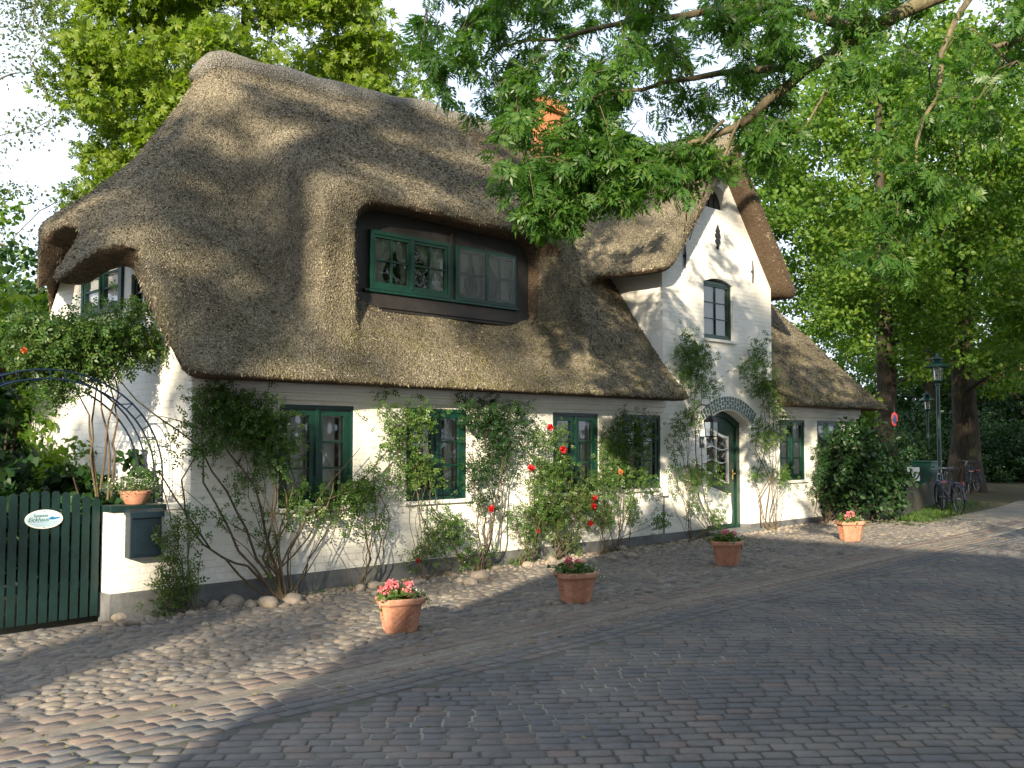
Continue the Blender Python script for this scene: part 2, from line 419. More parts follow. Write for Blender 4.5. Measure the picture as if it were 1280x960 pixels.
h = .05
ox, oy, oz = 3.0, 9.1, 2.05
xs = ox+h*np.arange(int(18.5/h)); ys = oy+h*np.arange(int(6.8/h)); zs = oz+h*np.arange(int(5.5/h))
X, Y, Z = np.meshgrid(xs.astype(np.float32), ys.astype(np.float32), zs.astype(np.float32), indexing='ij')
def tilt(x, z): return .24*np.clip((x-6.6)/5.2,0,1)*np.clip((z-4.9)/1.8,0,1)
Z0_ = Z; Z = Z - tilt(X, Z)
RY = 12.6; RZ = 6.9; M = 1.42
def bow(t, amp): return amp*np.sin(PI*np.clip(t, 0, 1))
lump = (.025*np.sin(1.7*X+.6*np.sin(2.1*Y))*np.sin(1.9*Z+1.1*Y) + .012*np.sin(4.3*X+1.3*Z)*np.sin(3.7*Z+2*Y) + .03*np.sin(.8*X+1.3))
fF = (Z - (2.42+(Y-9.45)*M) + bow((Y-9.45)/3.15, .16))/math.hypot(1, M)
fB = (Z - (2.42+(14.95-Y)*1.92) + bow((14.95-Y)/2.35, .10))/math.hypot(1, 1.92)
ML = (RZ-4.15)/(6.62-4.62)
XL = X-.30*np.clip(Y-12.95, 0, 3)
fL = (Z - (4.15+(XL-4.62)*ML) + bow((XL-4.62)/2.0, .22))/math.hypot(1, ML)
MR = 1.42
fR = (Z - (2.42+(20.95-X)*MR) + bow((20.95-X)/3.15, .22))/math.hypot(1, MR)
Om = smax(smax(fF, fB, .16), smax(fL, fR, .1), .34)
Z = Z0_
# front dormer hood
DX0, DX1, DYB = 7.40, 10.46, 10.2
topD = (Z - tilt(X, Z) - (4.86+(Y-9.84)*.74))/math.hypot(1,.74)
yfr = 9.80 + np.clip(4.1-Z, 0, 2)*.10
dorm = smax(smax(smax(topD, fB, .16), smax(DX0-.75-X, X-(DX1+.80), .2), .5), yfr-Y, .10)
cx, cz = (DX0+DX1)/2, (3.40+4.60)/2
def rbox2(px, pz, hx, hz, r):
    qx = np.abs(px)-hx+r; qz = np.abs(pz)-hz+r
    return np.hypot(np.maximum(qx,0), np.maximum(qz,0))+np.minimum(np.maximum(qx,qz),0)-r
fa, fb = .62*np.clip(DYB-Y,0,1), .95*np.clip(DYB-Y,0,1)
recX = rbox2(X-cx+(fa-fb)/2, Z-3.56, (DX1-DX0)/2+(fa+fb)/2, 1.0, .30)
rec = smax(recX, Y-DYB, .02)
dormc = smax(dorm, -smax(recX, Y-11.0, .02), .10)
O1 = smin(Om, dormc, .55)
# keep the slope under the window as the plain roof
O1 = np.where(np.isfinite(O1), O1, 1)
# end dormer hood on the hip (x = -X side)
hood = smax(smax(3.7 - Z, Z-(4.10+(X-4.4)*.72), .25)*.8, smax(11.35-Y, Y-13.08, .2), .2)
hood = smax(smax(hood, 4.5-X, .15), X-5.35, .2)
O1 = smin(O1, hood, .45)
T = .30
shell = smax(O1 + lump, -(O1+T), .05)
# verge / arches of the end wall
hL_y = [9.0, 9.95, 10.12, 10.3, 10.55, 10.75, 10.95, 11.12, 11.35, 11.6, 11.8, 12.2, 12.6, 12.82, 12.92, 12.98, 13.3, 16]
hL_z = [3.25, 3.25, 3.45, 3.66, 3.74, 3.62, 3.42, 3.36, 3.48, 3.95, 4.14, 4.22, 4.20, 4.1, 3.8, 2.75, 2.5, 2.5]
hL = np.interp(Y, hL_y, hL_z)
# verge slants: the front corner of the thatch leans out towards the eave
vx = 4.74
cut = smax(X - np.where(Y < 11, vx+.16*np.clip((3.2-Z)/.9,0,1), 5.08), (Z-hL)*.75, .10)
shell = smax(shell, -cut, .10)
outx = np.where((Y>11.3)&(Z>2.8), 4.52+.5*np.clip(Y-12.95,0,3), 3.0)
shell = smax(shell, outx-X, .05)
shell = smax(shell, vx+.14*np.clip((3.2-Z)/.9,0,1)-.02-X + np.where((Z<3.4)&(Y<10.3), 0, 9*np.clip(np.maximum(Z-3.4, (Y-10.3)),0,.3)*-1), .05)
# recess in front of the dormer board, hollow behind it
shell = smax(shell, -smax(smax(recX, Y-DYB, .02), -((Z-(2.42+(Y-9.45)*M))/1.737-.015), .05), .06)
shell = np.maximum(shell, -np.maximum.reduce([7.5-X, X-10.36, 10.14-Y, Y-11.3, 3.5-Z, Z-4.52]))
# opening for the gable
shell = smax(shell, -np.maximum.reduce([13.47-X, X-16.95, Y-11.2, Z-5.2]), .02)
shell = smax(shell, 2.30-Z, .10)
# cross gable roof
GX = 15.18; GM = 1.22
fl = .65*np.clip(Y-10.3, 0, 1.6)*np.clip(GX-.6-X, 0, 1)
G = smax((Z-(7.22-GM*(X-GX)))/math.hypot(1,GM), (Z-(7.22+GM*(X-GX)+fl))/math.hypot(1,GM), .10)
vergeY = 9.52
Gs = smax(G + lump*.7, -(G+.31), .04)
Gs = smax(smax(Gs, 4.38-Z-(X>GX)*-.0, .22), vergeY-Y, .18)
Gs = smax(Gs, Y-12.9, .1)
Gs = smax(Gs, -(O1+T+.02), .02)
roof = smin(shell, Gs, .30)
roof = np.maximum(roof, -np.maximum.reduce([13.8-X, X-16.6, 9.0-Y, Y-10.2, Z-4.9]))
rv, rf = surface_nets(roof, (ox,oy,oz), h)
fc = rv[rf].mean(1); e1 = rv[rf[:,2]]-rv[rf[:,0]]; e2 = rv[rf[:,3]]-rv[rf[:,1]]
fn = np.cross(e1, e2); fn /= np.linalg.norm(fn, axis=1)[:,None]+1e-9
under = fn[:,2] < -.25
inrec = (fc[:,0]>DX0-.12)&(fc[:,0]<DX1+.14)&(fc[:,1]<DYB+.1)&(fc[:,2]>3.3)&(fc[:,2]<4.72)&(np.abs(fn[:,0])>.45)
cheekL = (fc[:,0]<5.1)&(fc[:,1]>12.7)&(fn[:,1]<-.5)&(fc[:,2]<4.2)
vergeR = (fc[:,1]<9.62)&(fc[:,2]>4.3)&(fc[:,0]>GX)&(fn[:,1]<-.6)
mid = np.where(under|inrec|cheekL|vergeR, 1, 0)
del X, Y, Z, fF, fB, fL, fR, Om, O1, shell, Gs, G, lump, roof, dorm, dormc, rec, recX, cut, hood, topD

house = thing('thatched_house', 'long whitewashed cottage under a thick brown thatched roof with green windows', 'house', (5.07, 9.9, 0))
HO = Vector((5.07, 9.9, 0))
def hp(o):                              # parent to the house keeping the world place
    o.parent = house; o.matrix_parent_inverse = Matrix.Translation(-HO); return o
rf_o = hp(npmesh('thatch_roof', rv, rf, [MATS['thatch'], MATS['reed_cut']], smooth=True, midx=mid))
# loose reed ends standing out of the thatch
def straw_ends():
    rng = np.random.default_rng(2); A0, B0, C0, D0 = [rv[rf[:,i]] for i in range(4)]
    ok = ((fn[:,1] < .35) | (fn[:,0] < -.3)) & (fn[:,2] > -.6) & (fc[:,1] < 14) & ((mid == 0)|(rng.uniform(0,1,len(mid))<.35))
    k = rng.choice(np.where(ok)[0], 150000); u, v = rng.uniform(0,1,(2,len(k),1))
    P = (A0[k]*(1-u)+B0[k]*u)*(1-v)+(D0[k]*(1-u)+C0[k]*u)*v; N = fn[k]
    N = np.where((N*0+1)*np.sign(N[:,2:3]+1e-6)*0+1 > 0, N, N)
    dn = np.array([0,0,-1.])-N*(-N[:,2:3]); dn /= np.linalg.norm(dn,axis=1,keepdims=True)+1e-6
    d = dn+N*rng.uniform(.05,.75,(len(k),1))+rng.normal(0,.22,(len(k),3)); d /= np.linalg.norm(d,axis=1,keepdims=True)
    s_ = np.cross(d, N+rng.normal(0,.5,N.shape)); s_ /= np.linalg.norm(s_,axis=1,keepdims=True)+1e-6
    L = rng.uniform(.016,.044,(len(k),1)); W = rng.uniform(.004,.010,(len(k),1))
    V = np.stack([P-d*L*.4-N*.006, P+s_*W, P+d*L, P-s_*W], 1); V[:,1:3] += N[:,None,:]*.004
    F_ = np.arange(4)[None]+(np.arange(len(k))*4)[:,None]
    return npmesh('reed_ends', V.reshape(-1,3), F_, MATS['reed_straw'])
se = straw_ends(); se.parent = rf_o
# ridge roll
m = MB(); pts = []; rad = []
n = 90
for i in range(n):
    t = i/(n-1); x = 6.42+t*11.5; z = 6.90+float(tilt(x, 7.))+.012*math.sin(5*x)-.012*math.sin(2.3*x)
    z -= .30*max(0,(6.8-x)/.4)**2
    z -= .35*max(0,(x-17.6)/.3)**2
    y = RY+.02*math.sin(1.7*x)
    if x > 15.0: pass
    pts.append((x,y,z)); rad.append(.215*(min(1,.6+1.2*t*12) if i<4 else 1)*(1+.05*math.sin(3.1*x)+.04*math.sin(7.3*x+1)))
m.tube(pts, rad, 18)
hp(m.build('ridge_roll', MATS['thatch_ridge'], None, True))
m = MB(); m.tube([(GX,9.62,7.12),(GX,10.5,7.13),(GX,12.4,7.05)], [.15,.17,.15], 12)
hp(m.build('ridge_roll', MATS['thatch_ridge'], None, True))

# ------------------------------------------------------------------ walls
ROOM = MATS['interior_dark']
# facade: outline in (x, z), extruded along y 9.9 .. 10.15
GW = [(16.1-1.35+0.0, 0.0)]
wins_f = [(6.14,7.18,.88,2.07),(8.0,9.04,.88,2.07),(10.75,11.79,.88,2.07),(12.36,13.38,.88,2.07),(17.2,18.18,.88,2.06),(18.68,19.64,.88,2.06)]
def rect(a0,a1,b0,b1): return [(a0,b0),(a1,b0),(a1,b1),(a0,b1)]
DOORX0, DOORX1, DSP, DTOP = 14.72, 16.08, 1.98, 2.20
def arc(x0, x1, z0, z1, n=12):         # segmental arch points from right to left
    return [(x1+(x0-x1)*i/n, z0+(z1-z0)*math.sin(PI*i/n)) for i in range(n+1)]
door_hole = [(DOORX0,.12),(DOORX1,.12)] + arc(DOORX0, DOORX1, DSP, DTOP)
UW = (14.68, 15.62, 3.46, 4.50)
upw = [(UW[0],UW[2]),(UW[1],UW[2])] + arc(UW[0], UW[1], UW[3]-.03, UW[3]+.06, 8)
LUN = (14.72, 15.50, 5.82)
lun = [(LUN[0],LUN[2]),(LUN[1],LUN[2])] + [(15.11+.39*math.cos(PI*i/12), LUN[2]+.02+.42*math.sin(PI*i/12)) for i in range(13)]
outer = [(5.07,.118),(DOORX0-.0,.118),(20.4,.118),(20.4,2.62),(16.95,2.62),(16.95,4.85),(GX,6.95),(13.46,4.85),(13.46,2.62),(5.07,2.62)]
outer = [(5.07,.12),(14.3,.12),(20.4,.12),(20.4,2.62),(16.95,2.62),(16.95,4.72),(GX,6.86),(13.46,4.72),(13.46,2.62),(5.07,2.62)]
# the door opening reaches the wall foot: cut it into the outline
outer = [(5.07,.12),(DOORX0,.12)] + arc(DOORX0, DOORX1, DSP, DTOP)[::-1] + [(DOORX1,.12)] + outer[2:]
fr_fac = (Vector((0,9.9,0)), Vector((1,0,0)), Vector((0,0,1)), Vector((0,-1,0)))   # a = x, b = z, n = out
m = MB(fr_fac); m.prism(outer, [rect(*w) for w in wins_f]+[upw, lun], -.28, 0)
hp(m.build('front_wall', MATS['white_wall']))
# end wall facing -x; a runs from the back (y large) to the front, seen from outside
fr_end = (Vector((5.07,0,0)), Vector((0,-1,0)), Vector((0,0,1)), Vector((-1,0,0)))
ew = (-11.46,-11.06,3.02,3.62); ed = (-12.86,-11.66,3.22,4.02); eg = (-13.2,-12.3,.9,1.95)
m = MB(fr_end); m.prism([(-14.6,.12),(-10.182,.12),(-10.182,2.62),(-10.5,3.1),(-11.2,4.12),(-13.5,4.0),(-14.6,2.62)], [rect(*ew), rect(*ed), ], -.28, 0)
hp(m.build('end_wall', MATS['white_wall']))
m = MB()
m.box(20.12, 20.4, 10.182, 14.6, .12, 2.6); hp(m.build('end_wall', MATS['white_wall']))
m = MB(); m.box(5.352, 20.118, 14.32, 14.6, .12, 2.6); hp(m.build('back_wall', MATS['white_wall']))
m = MB(); m.prism([(10.182,2.62),(11.6,4.2),(11.6,4.9),(10.182,4.74)], [], 0, .2)
sw = m.v
for x_ in (13.462, 16.748):
    m.v = [Vector((x_+v.z, v.x, v.y)) for v in sw]; hp(fix_normals(m.build('side_wall', MATS['white_wall'])))
# facade return of the gable above the roof (front 28 cm comes with front wall)
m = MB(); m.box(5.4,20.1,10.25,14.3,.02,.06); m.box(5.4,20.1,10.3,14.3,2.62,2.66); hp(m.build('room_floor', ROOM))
m = MB()
for a, b in ((5.06,DOORX0),(DOORX1,20.42)): m.box(a, b, 9.87, 10.17, -.5, .118)
m.box(5.045,5.35,9.872,14.62,-.5,.116); m.box(20.1,20.43,9.872,14.62,-.5,.116)
hp(m.build('plinth', MATS['plinth_paint']))
m = MB()
m.box(5.0, 13.44, 9.80, 9.897, 2.20, 2.52, .02); m.box(5.03, 13.44, 9.84, 9.896, 2.12, 2.20, .01)
m.box(16.97, 20.45, 9.80, 9.897, 2.20, 2.52, .02); m.box(16.97, 20.43, 9.84, 9.896, 2.12, 2.20, .01)
hp(m.build('cornice', MATS['white_wall']))
m = MB(); m.box(13.44,13.46,9.9,11.5,3.0,3.02); 
# step & floor in the door
m = MB(); m.box(DOORX0-.02, DOORX1+.05, 9.62, 10.1, -.2, .055, .02); hp(m.build('doorstep', MATS['plinth_paint']))

# ------------------------------------------------------------------ windows
def curtain_mb(m, a0, a1, b0, b1, n, tie=0, side=0):
    """pleated cloth; side -1: gathered towards a0 at the bottom, 1: towards a1"""
    N, K = 26, 10; vs = []; 
    for j in range(K+1):
        t = j/K; b = b1+(b0-b1)*t
        if tie:
            g = 1-.62*math.sin(min(1,t/.8)*PI/2)**1.6 if t < .8 else .40+.12*(t-.8)/.2
        else: g = 1
        for i in range(N+1):
            s = i/N
            a = a0+(a1-a0)*s*g if side <= 0 else a1-(a1-a0)*s*g
            vs.append((a, b, n+.012*math.sin(s*34+2*math.sin(t*2))+.006*math.sin(s*81+t*3)))
    fs = [(j*(N+1)+i, j*(N+1)+i+1, (j+1)*(N+1)+i+1, (j+1)*(N+1)+i) for j in range(K) for i in range(N)]
    m.add(vs, fs)
def window(fr, a0, a1, b0, b1, nb=-.06, cols=2, sub=1, rows=3, fw=.055, sw=.05, mw=.022, style='sides', screen=False, label=None, sill=True, paint='green_paint', name='window'):
    P = MATS[paint]
    w = MB(fr); d0, d1 = nb-.06, nb+.02
    w.box(a0,a0+fw,b0,b1,d0,d1); w.box(a1-fw,a1,b0,b1,d0,d1)
    w.box(a0+fw,a1-fw,b1-fw,b1,d0,d1); w.box(a0+fw,a1-fw,b0,b0+fw,d0,d1)
    cw = (a1-a0-2*fw)/cols
    for c in range(1, cols):
        x = a0+fw+cw*c; w.box(x-.022,x+.022,b0+fw,b1-fw,d0,d1+.012)
    o = hp(fix_normals(w.build(name, P)))
    if label: o['label'] = label
    panes = MB(fr); sash = MB(fr)
    for c in range(cols):
        x0 = a0+fw+cw*c+.004+(.018 if c else 0); x1 = a0+fw+cw*(c+1)-.004-(.018 if c < cols-1 else 0); y0 = b0+fw+.003; y1 = b1-fw-.003
        e0, e1 = nb-.045, nb+.008
        sash.box(x0,x0+sw,y0,y1,e0,e1); sash.box(x1-sw,x1,y0,y1,e0,e1)
        sash.box(x0+sw,x1-sw,y0,y0+sw*1.2,e0,e1); sash.box(x0+sw,x1-sw,y1-sw,y1,e0,e1)
        ix0, ix1, iy0, iy1 = x0+sw, x1-sw, y0+sw*1.2, y1-sw
        for r in range(1, rows):
            z = iy0+(iy1-iy0)*r/rows; sash.box(ix0,ix1,z-mw/2,z+mw/2,e0+.008,e1-.004)
        for q in range(1, sub):
            z = ix0+(ix1-ix0)*q/sub; sash.box(z-mw/2,z+mw/2,iy0,iy1,e0+.010,e1-.003)
        g = nb-.02; panes.add([(ix0-.005,iy0-.005,g),(ix1+.005,iy0-.005,g),(ix1+.005,iy1+.005,g),(ix0-.005,iy1+.005,g)], [(0,1,2,3)])
    so = sash.build('sash', P, o); fix_normals(so)
    panes.build('glass', MATS['glass'], o)
    if style in ('sides', 'sheer'):
        q = MB(fr)
        for c in range(cols):
            x0 = a0+fw+cw*c+.03; x1 = a0+fw+cw*(c+1)-.03; y0, y1 = b0+fw+.03, b1-fw-.03; e0, e1 = nb-.085, nb-.06; t_ = .062
            q.box(x0,x0+t_,y0,y1,e0,e1); q.box(x1-t_,x1,y0,y1,e0,e1); q.box(x0+t_,x1-t_,y0,y0+t_,e0,e1); q.box(x0+t_,x1-t_,y1-t_,y1,e0,e1)
            for r_ in (1,2): z = y0+(y1-y0)*r_/3; q.box(x0+t_,x1-t_,z-.010,z+.010,e0+.003,e1-.003)
        q.build('inner_frame', MATS['white_paint'], o)
    if screen:
        s = MB(fr); e = .045; s.add([(a0+e,b0+e,nb+.023),(a1-e,b0+e,nb+.023),(a1-e,b1-e,nb+.023),(a0+e,b1-e,nb+.023)],[(0,1,2,3)]); s.build('insect_screen', MATS['insect_screen'], o)
    cu = MB(fr); cn = nb-(.12 if style in ('sides','sheer') else .06)
    if style == 'sides':
        ww = (a1-a0)
        for (p0, p1) in ((a0+fw, a0+fw+ww*.16), (a1-fw-ww*.22, a1-fw)): curtain_mb(cu, p0, p1, b0+.04, b1-.04, cn)
        mid_ = a0+ww*.5; curtain_mb(cu, mid_-ww*.13, mid_-ww*.03, b0+.04, b1-.04, cn); 
    elif style == 'full': curtain_mb(cu, a0+.03, a1-.03, b0+.02, b1-.02, cn)
    elif style == 'sheer': 
        curtain_mb(cu, a0+.03, a0+(a1-a0)*.86, b0+.02, b1-.02, cn-.03)
    elif style == 'tied':
        for c in range(cols):
            x0 = a0+fw+cw*c; x1 = x0+cw
            if c % 2 == 0:
                curtain_mb(cu, x0+.01, x0+cw*.80, b0+.06, b1-.05, cn, 1, -1)
                curtain_mb(cu, x0+cw*.62, x1-.02, b0+.06, b1-.05, cn-.02, 1, 1)
            else:
                curtain_mb(cu, x0+cw*.15, x1-.01, b0+.06, b1-.05, cn, 1, 1)
    if cu.v: cu.build('curtain', MATS['curtain'], o, True)
    bk = MB(fr); bk.box(a0-.05,a1+.05,b0-.05,b1+.05,nb-.52,nb-.50); bk.build('unlit_room_backing', ROOM, o)  # dark sheet painted in for the unlit room behind the panes
    if sill:
        s = MB(fr); s.box(a0-.05,a1+.05,b0-.05,b0-.002,-.05,.045,.008); s.build('window_sill', MATS['white_wall'], o)
    return o
for i, w in enumerate(wins_f):
    window(fr_fac, *w, nb=-.035, style=('sheer','sides','sides','sides','full','full')[i],
           cols=2, rows=3, fw=.05, sw=.07 if i < 4 else .05)
window(fr_fac, UW[0], UW[1], UW[2], UW[3], nb=-.07, cols=1, sub=2, rows=3, style='full', fw=.05, sw=.03, mw=.012, label='tall green framed upper window in the white gable')
# half-round loft window
m = MB(fr_fac); m.prism(lun, [], -.20, -.16); o = hp(m.build('loft_window', MATS['black_board'])); 
m = MB(fr_fac)
for k in (-1,0,1): m.box(15.11+k*.17-.01, 15.11+k*.17+.01, LUN[2], LUN[2]+.36-abs(k)*.06, -.158, -.145)
m.build('glazing_bar', MATS['iron'], o)
# end wall windows
window(fr_end, *ew, nb=-.05, cols=1, rows=3, sub=1, style='none', fw=.035, sw=.03, sill=False)
window(fr_end, *ed, nb=.02, cols=2, rows=3, sub=1, style='full', fw=.06, sw=.05, sill=False)
# dormer board
dw1 = (PY(455,290,10.17), PY(551,368,10.17)); dw2 = (PY(558.5,303,10.17), PY(639.5,380,10.17))
WZ0, WZ1 = 3.585, 4.345
d1x = (7.565, 8.93); d2x = (9.02, 10.20)
fr_dor = (Vector((0,10.16,0)), Vector((1,0,0)), Vector((0,0,1)), Vector((0,-1,0)))
m = MB(fr_dor); m.prism(rect(7.3,10.56,3.32,4.72), [rect(d1x[0],d1x[1],WZ0,WZ1), rect(d2x[0],d2x[1],WZ0,WZ1)], -.03, .0)
m.box(8.95,8.995,3.56,4.5,.001,.03); m.box(7.34,10.5,3.36,3.53,.001,.02)
db = hp(fix_normals(m.build('dormer_board', MATS['black_board'])))
window(fr_dor, d1x[0], d1x[1], WZ0, WZ1, nb=.03, cols=2, sub=2, rows=2, style='tied', fw=.05, sw=.035, sill=False, label='open curtained dormer window in the black board')
window(fr_dor, d2x[0], d2x[1], WZ0, WZ1, nb=.03, cols=2, sub=2, rows=2, style='tied', fw=.05, sw=.035, sill=False, screen=True, label='dormer window behind an insect screen')
m = MB(fr_dor); m.box(7.48,10.26,3.545,3.58,.001,.05,.006); hp(m.build('window_sill', MATS['green_paint']))

# ------------------------------------------------------------------ front door
fr_door = (Vector((0,10.12,0)), Vector((1,0,0)), Vector((0,0,1)), Vector((0,-1,0)))
fo = [(DOORX0+.003,.03),(DOORX1-.003,.03)] + arc(DOORX0+.003, DOORX1-.003, DSP-.003, DTOP-.003)
fi = [(DOORX0+.11,.06),(DOORX1-.11,.06)] + arc(DOORX0+.11, DOORX1-.11, DSP-.08, DTOP-.10)
m = MB(fr_door); m.prism(fo, [fi], -.08, .03); frm = hp(m.build('door', MATS['green_paint']))
L0, L1 = DOORX0+.115, DOORX1-.115; W = L1-L0
def sx(t): return L0+W*t
def glass_outline(g=0):
    pts = []
    x0, x1 = sx(.13)-g, sx(.80)+g
    for i in range(13):                # bottom edge, an S curve from left to right
        t = i/12; pts.append((x0+(x1-x0)*t, .98-g+.10*math.cos(PI*t)))
    for i in range(13):                # top edge from right to left
        t = i/12; pts.append((x1-(x1-x0)*t, 1.72+g+.17*(.5-.5*math.cos(PI*t))))
    return pts
def panel_outline(g=0):
    pts = []
    x0, x1 = sx(.10)-g, sx(.82)+g
    for i in range(9): t = i/8; pts.append((x0+(x1-x0)*t, .17-g-.0*t))
    pts.append((x1+.03,.35)); pts.append((x1,.55))
    for i in range(13): t = i/12; pts.append((x1-(x1-x0)*t, .66+g+.16*(.5-.5*math.cos(PI*t))))
    return pts
leaf_o = [(L0,.065),(L1,.065)] + arc(L0, L1, DSP-.085, DTOP-.105)
m = MB(fr_door); m.prism(leaf_o, [glass_outline(0)], -.05, -.005); lf = m.build('door_leaf', MATS['green_paint'], frm)
m = MB(fr_door); m.prism(glass_outline(.012), [glass_outline(-.028)], -.045, .006)
xm = sx(.46)
m.box(xm-.011, xm+.011, 1.06, 1.80, -.04, .004)
for q in (1.28, 1.52):
    N=10
    for i in range(N):
        t0, t1 = i/N, (i+1)/N; xa, xb = sx(.15)+(sx(.78)-sx(.15))*t0, sx(.15)+(sx(.78)-sx(.15))*t1
        za = q+.035*math.sin(2*PI*t0); zb = q+.035*math.sin(2*PI*t1)
        m.add([(xa,za-.011,.003),(xb,zb-.011,.003),(xb,zb+.011,.003),(xa,za+.011,.003)],[(0,1,2,3)])
m.build('glazing_bars', MATS['white_paint'], frm)
m = MB(fr_door); m.prism(glass_outline(0), [], -.03, -.026); m.build('glass', MATS['glass'], frm)
m = MB(fr_door); curtain_mb(m, sx(.1), sx(.85), .95, 1.92, -.07); m.build('curtain', MATS['curtain'], frm, True)
m = MB(fr_door); m.prism(panel_outline(0), [], -.004, .010); m.prism(panel_outline(.03), [panel_outline(0.006)], -.004, .018)
pn = m.build('lower_panel', MATS['white_paint'], frm)
m = MB(fr_door); m.tube([(sx(.92),1.05,0),(sx(.92),1.05,.06),(sx(.82),1.045,.065)], .011, 8); m.box(sx(.92)-.02,sx(.92)+.02,.94,1.12,-.004,.004); m.build('handle', MATS['brass'], frm)
m = MB(fr_door); m.box(DOORX0,DOORX1,.03,2.2,-.5,-.48); m.build('unlit_room_backing', ROOM, frm)  # same dark sheet in place of the unlit hall
# arched lintel of dark green glazed bricks with white joints
m = MB(fr_fac); n = 22; xc = (DOORX0+DOORX1)/2; hw = (DOORX1-DOORX0)/2+.10
def arcp(t, off):                       # t in -1..1
    a = t*R(37); r = hw/math.sin(R(37)) + off; zc = DSP-.03 - hw/math.tan(R(37)) 
    return (xc+r*math.sin(a), zc+r*math.cos(a)-.0)
band = [arcp(-1+2*i/30, -.005) for i in range(31)] + [arcp(1-2*i/30, .245) for i in range(31)]
m.prism(band[::-1], [], .002, .03); lin = hp(fix_normals(m.build('door_lintel', MATS['lintel_mortar'])))
m = MB(fr_fac)
for i in range(n):
    t0 = -1+2*(i+.14)/n; t1 = -1+2*(i+.86)/n
    for a_, b_ in (((.006,.11),(.125,.235)) if i % 2 else ((.006,.06),(.075,.165),(.18,.235))):
        p = [arcp(t0,a_),arcp(t1,a_),arcp(t1,b_),arcp(t0,b_)]; m.prism(p, [], .029, .036)
fix_normals(m.build('glazed_bricks', MATS['green_brick'], lin))
# house number plate
m = MB(fr_fac); m.box(14.50,14.64,1.53,1.73,.002,.014,.004); pl = hp(m.build('number_plate', MATS['green_paint']))
def text_mesh(s, size, fr, a, b, n, mat, parent, name='lettering', shear=0, ext=.001):
    c = bpy.data.curves.new('txt', 'FONT'); c.body = s; c.size = size; c.align_x = 'CENTER'; c.align_y = 'CENTER'; c.extrude = ext; c.shear = shear
    o = bpy.data.objects.new('txt', c); COL.objects.link(o)
    dg = bpy.context.evaluated_depsgraph_get(); me = bpy.data.meshes.new_from_object(o.evaluated_get(dg))
    bpy.data.objects.remove(o); bpy.data.curves.remove(c)
    O, A, B, N = fr
    for v in me.vertices: q = v.co.copy(); v.co = O + A*(a+q.x) + B*(b+q.y) + N*(n+q.z)
    me.materials.clear(); me.materials.append(mat); me.name = name
    o2 = bpy.data.objects.new(name, me); COL.objects.link(o2)
    if parent is not None:
        o2.parent = parent
    return o2
text_mesh('14', .13, fr_fac, 14.57, 1.63, .0165, MATS['white_paint'], pl)
# meter box, conduit
m = MB(fr_fac); m.box(13.36,13.50,.74,.92,.002,.07,.01); mbx = hp(m.build('meter_box', MATS['white_paint']))
m = MB(fr_fac); m.tube([(13.43,.74,.02),(13.43,-.05,.02)], .012, 8); m.build('conduit', MATS['plinth_paint'], mbx)
# wall anchors
for (ax, z0, z1) in ((14.10,4.64,5.03),(16.28,4.62,5.03)):
    m = MB(fr_fac); m.tube([(ax,z0,.02),(ax,(z0+z1)/2,.03),(ax,z1,.02)], [.014,.02,.010], 6); m.box(ax-.03,ax+.03,(z0+z1)/2-.02,(z0+z1)/2+.02,.0,.03); hp(m.build('wall_anchor', MATS['iron']))
m = MB(fr_fac)
prof = [(0,-.21),(.03,-.16),(.015,-.13),(.075,-.08),(.06,-.04),(.03,-.02),(.08,.02),(.065,.07),(.03,.085),(.06,.12),(.03,.16),(0,.23)]
pp = [(15.12+a, 5.30+b) for a, b in prof] + [(15.12-a, 5.30+b) for a, b in prof[::-1][1:-1]]
m.prism(pp, [], .003, .035); hp(fix_normals(m.build('iron_ornament', MATS['iron'])))
# chimney
m = MB(); m.box(12.95,13.80,12.35,12.95,6.2,7.80,.01); m.box(12.88,13.87,12.28,13.02,7.80,7.92,.01); m.box(12.93,13.82,12.33,12.97,7.92,8.05,.01)
ch = hp(m.build('chimney', MATS['brick_red']))
# lantern by the door, on a curved bracket
ln = thing('wall_lantern', 'black iron lantern hanging from a curved bracket left of the front door', 'lantern', (14.33,9.9,2.1))
m = MB(); lx, ly, lz = 14.28, 9.50, 1.97
m.tube([(lx,9.9,2.02),(lx,9.85,2.16),(lx,9.72,2.27),(lx,9.58,2.25),(lx,ly,2.16),(lx,ly,2.08)], .012, 8); m.box(lx-.03,lx+.03,9.885,9.9,1.9,2.15)
def lp(o): o.parent = ln; o.matrix_parent_inverse = Matrix.Translation(-Vector(ln.location)); return o
lp(m.build('bracket', MATS['iron']))
m = MB(); s=.085
m.lathe([(.02,.11),(.04,.10),(.135,.02),(.135,.0)], (lx,ly,lz), 4, ph=PI/4)
for a in (-1,1):
    for b in (-1,1): m.tube([(lx+a*s,ly+b*s,lz),(lx+a*s*.85,ly+b*s*.85,lz-.24)], .009, 4)
m.box(lx-s,lx+s,ly-s,ly+s,lz-.26,lz-.24)
lp(m.build('lantern_frame', MATS['iron']))
m = MB(); m.box(lx-s*.9,lx+s*.9,ly-s*.9,ly+s*.9,lz-.238,lz-.002); lp(m.build('lantern_glass', MATS['lamp_glass']))
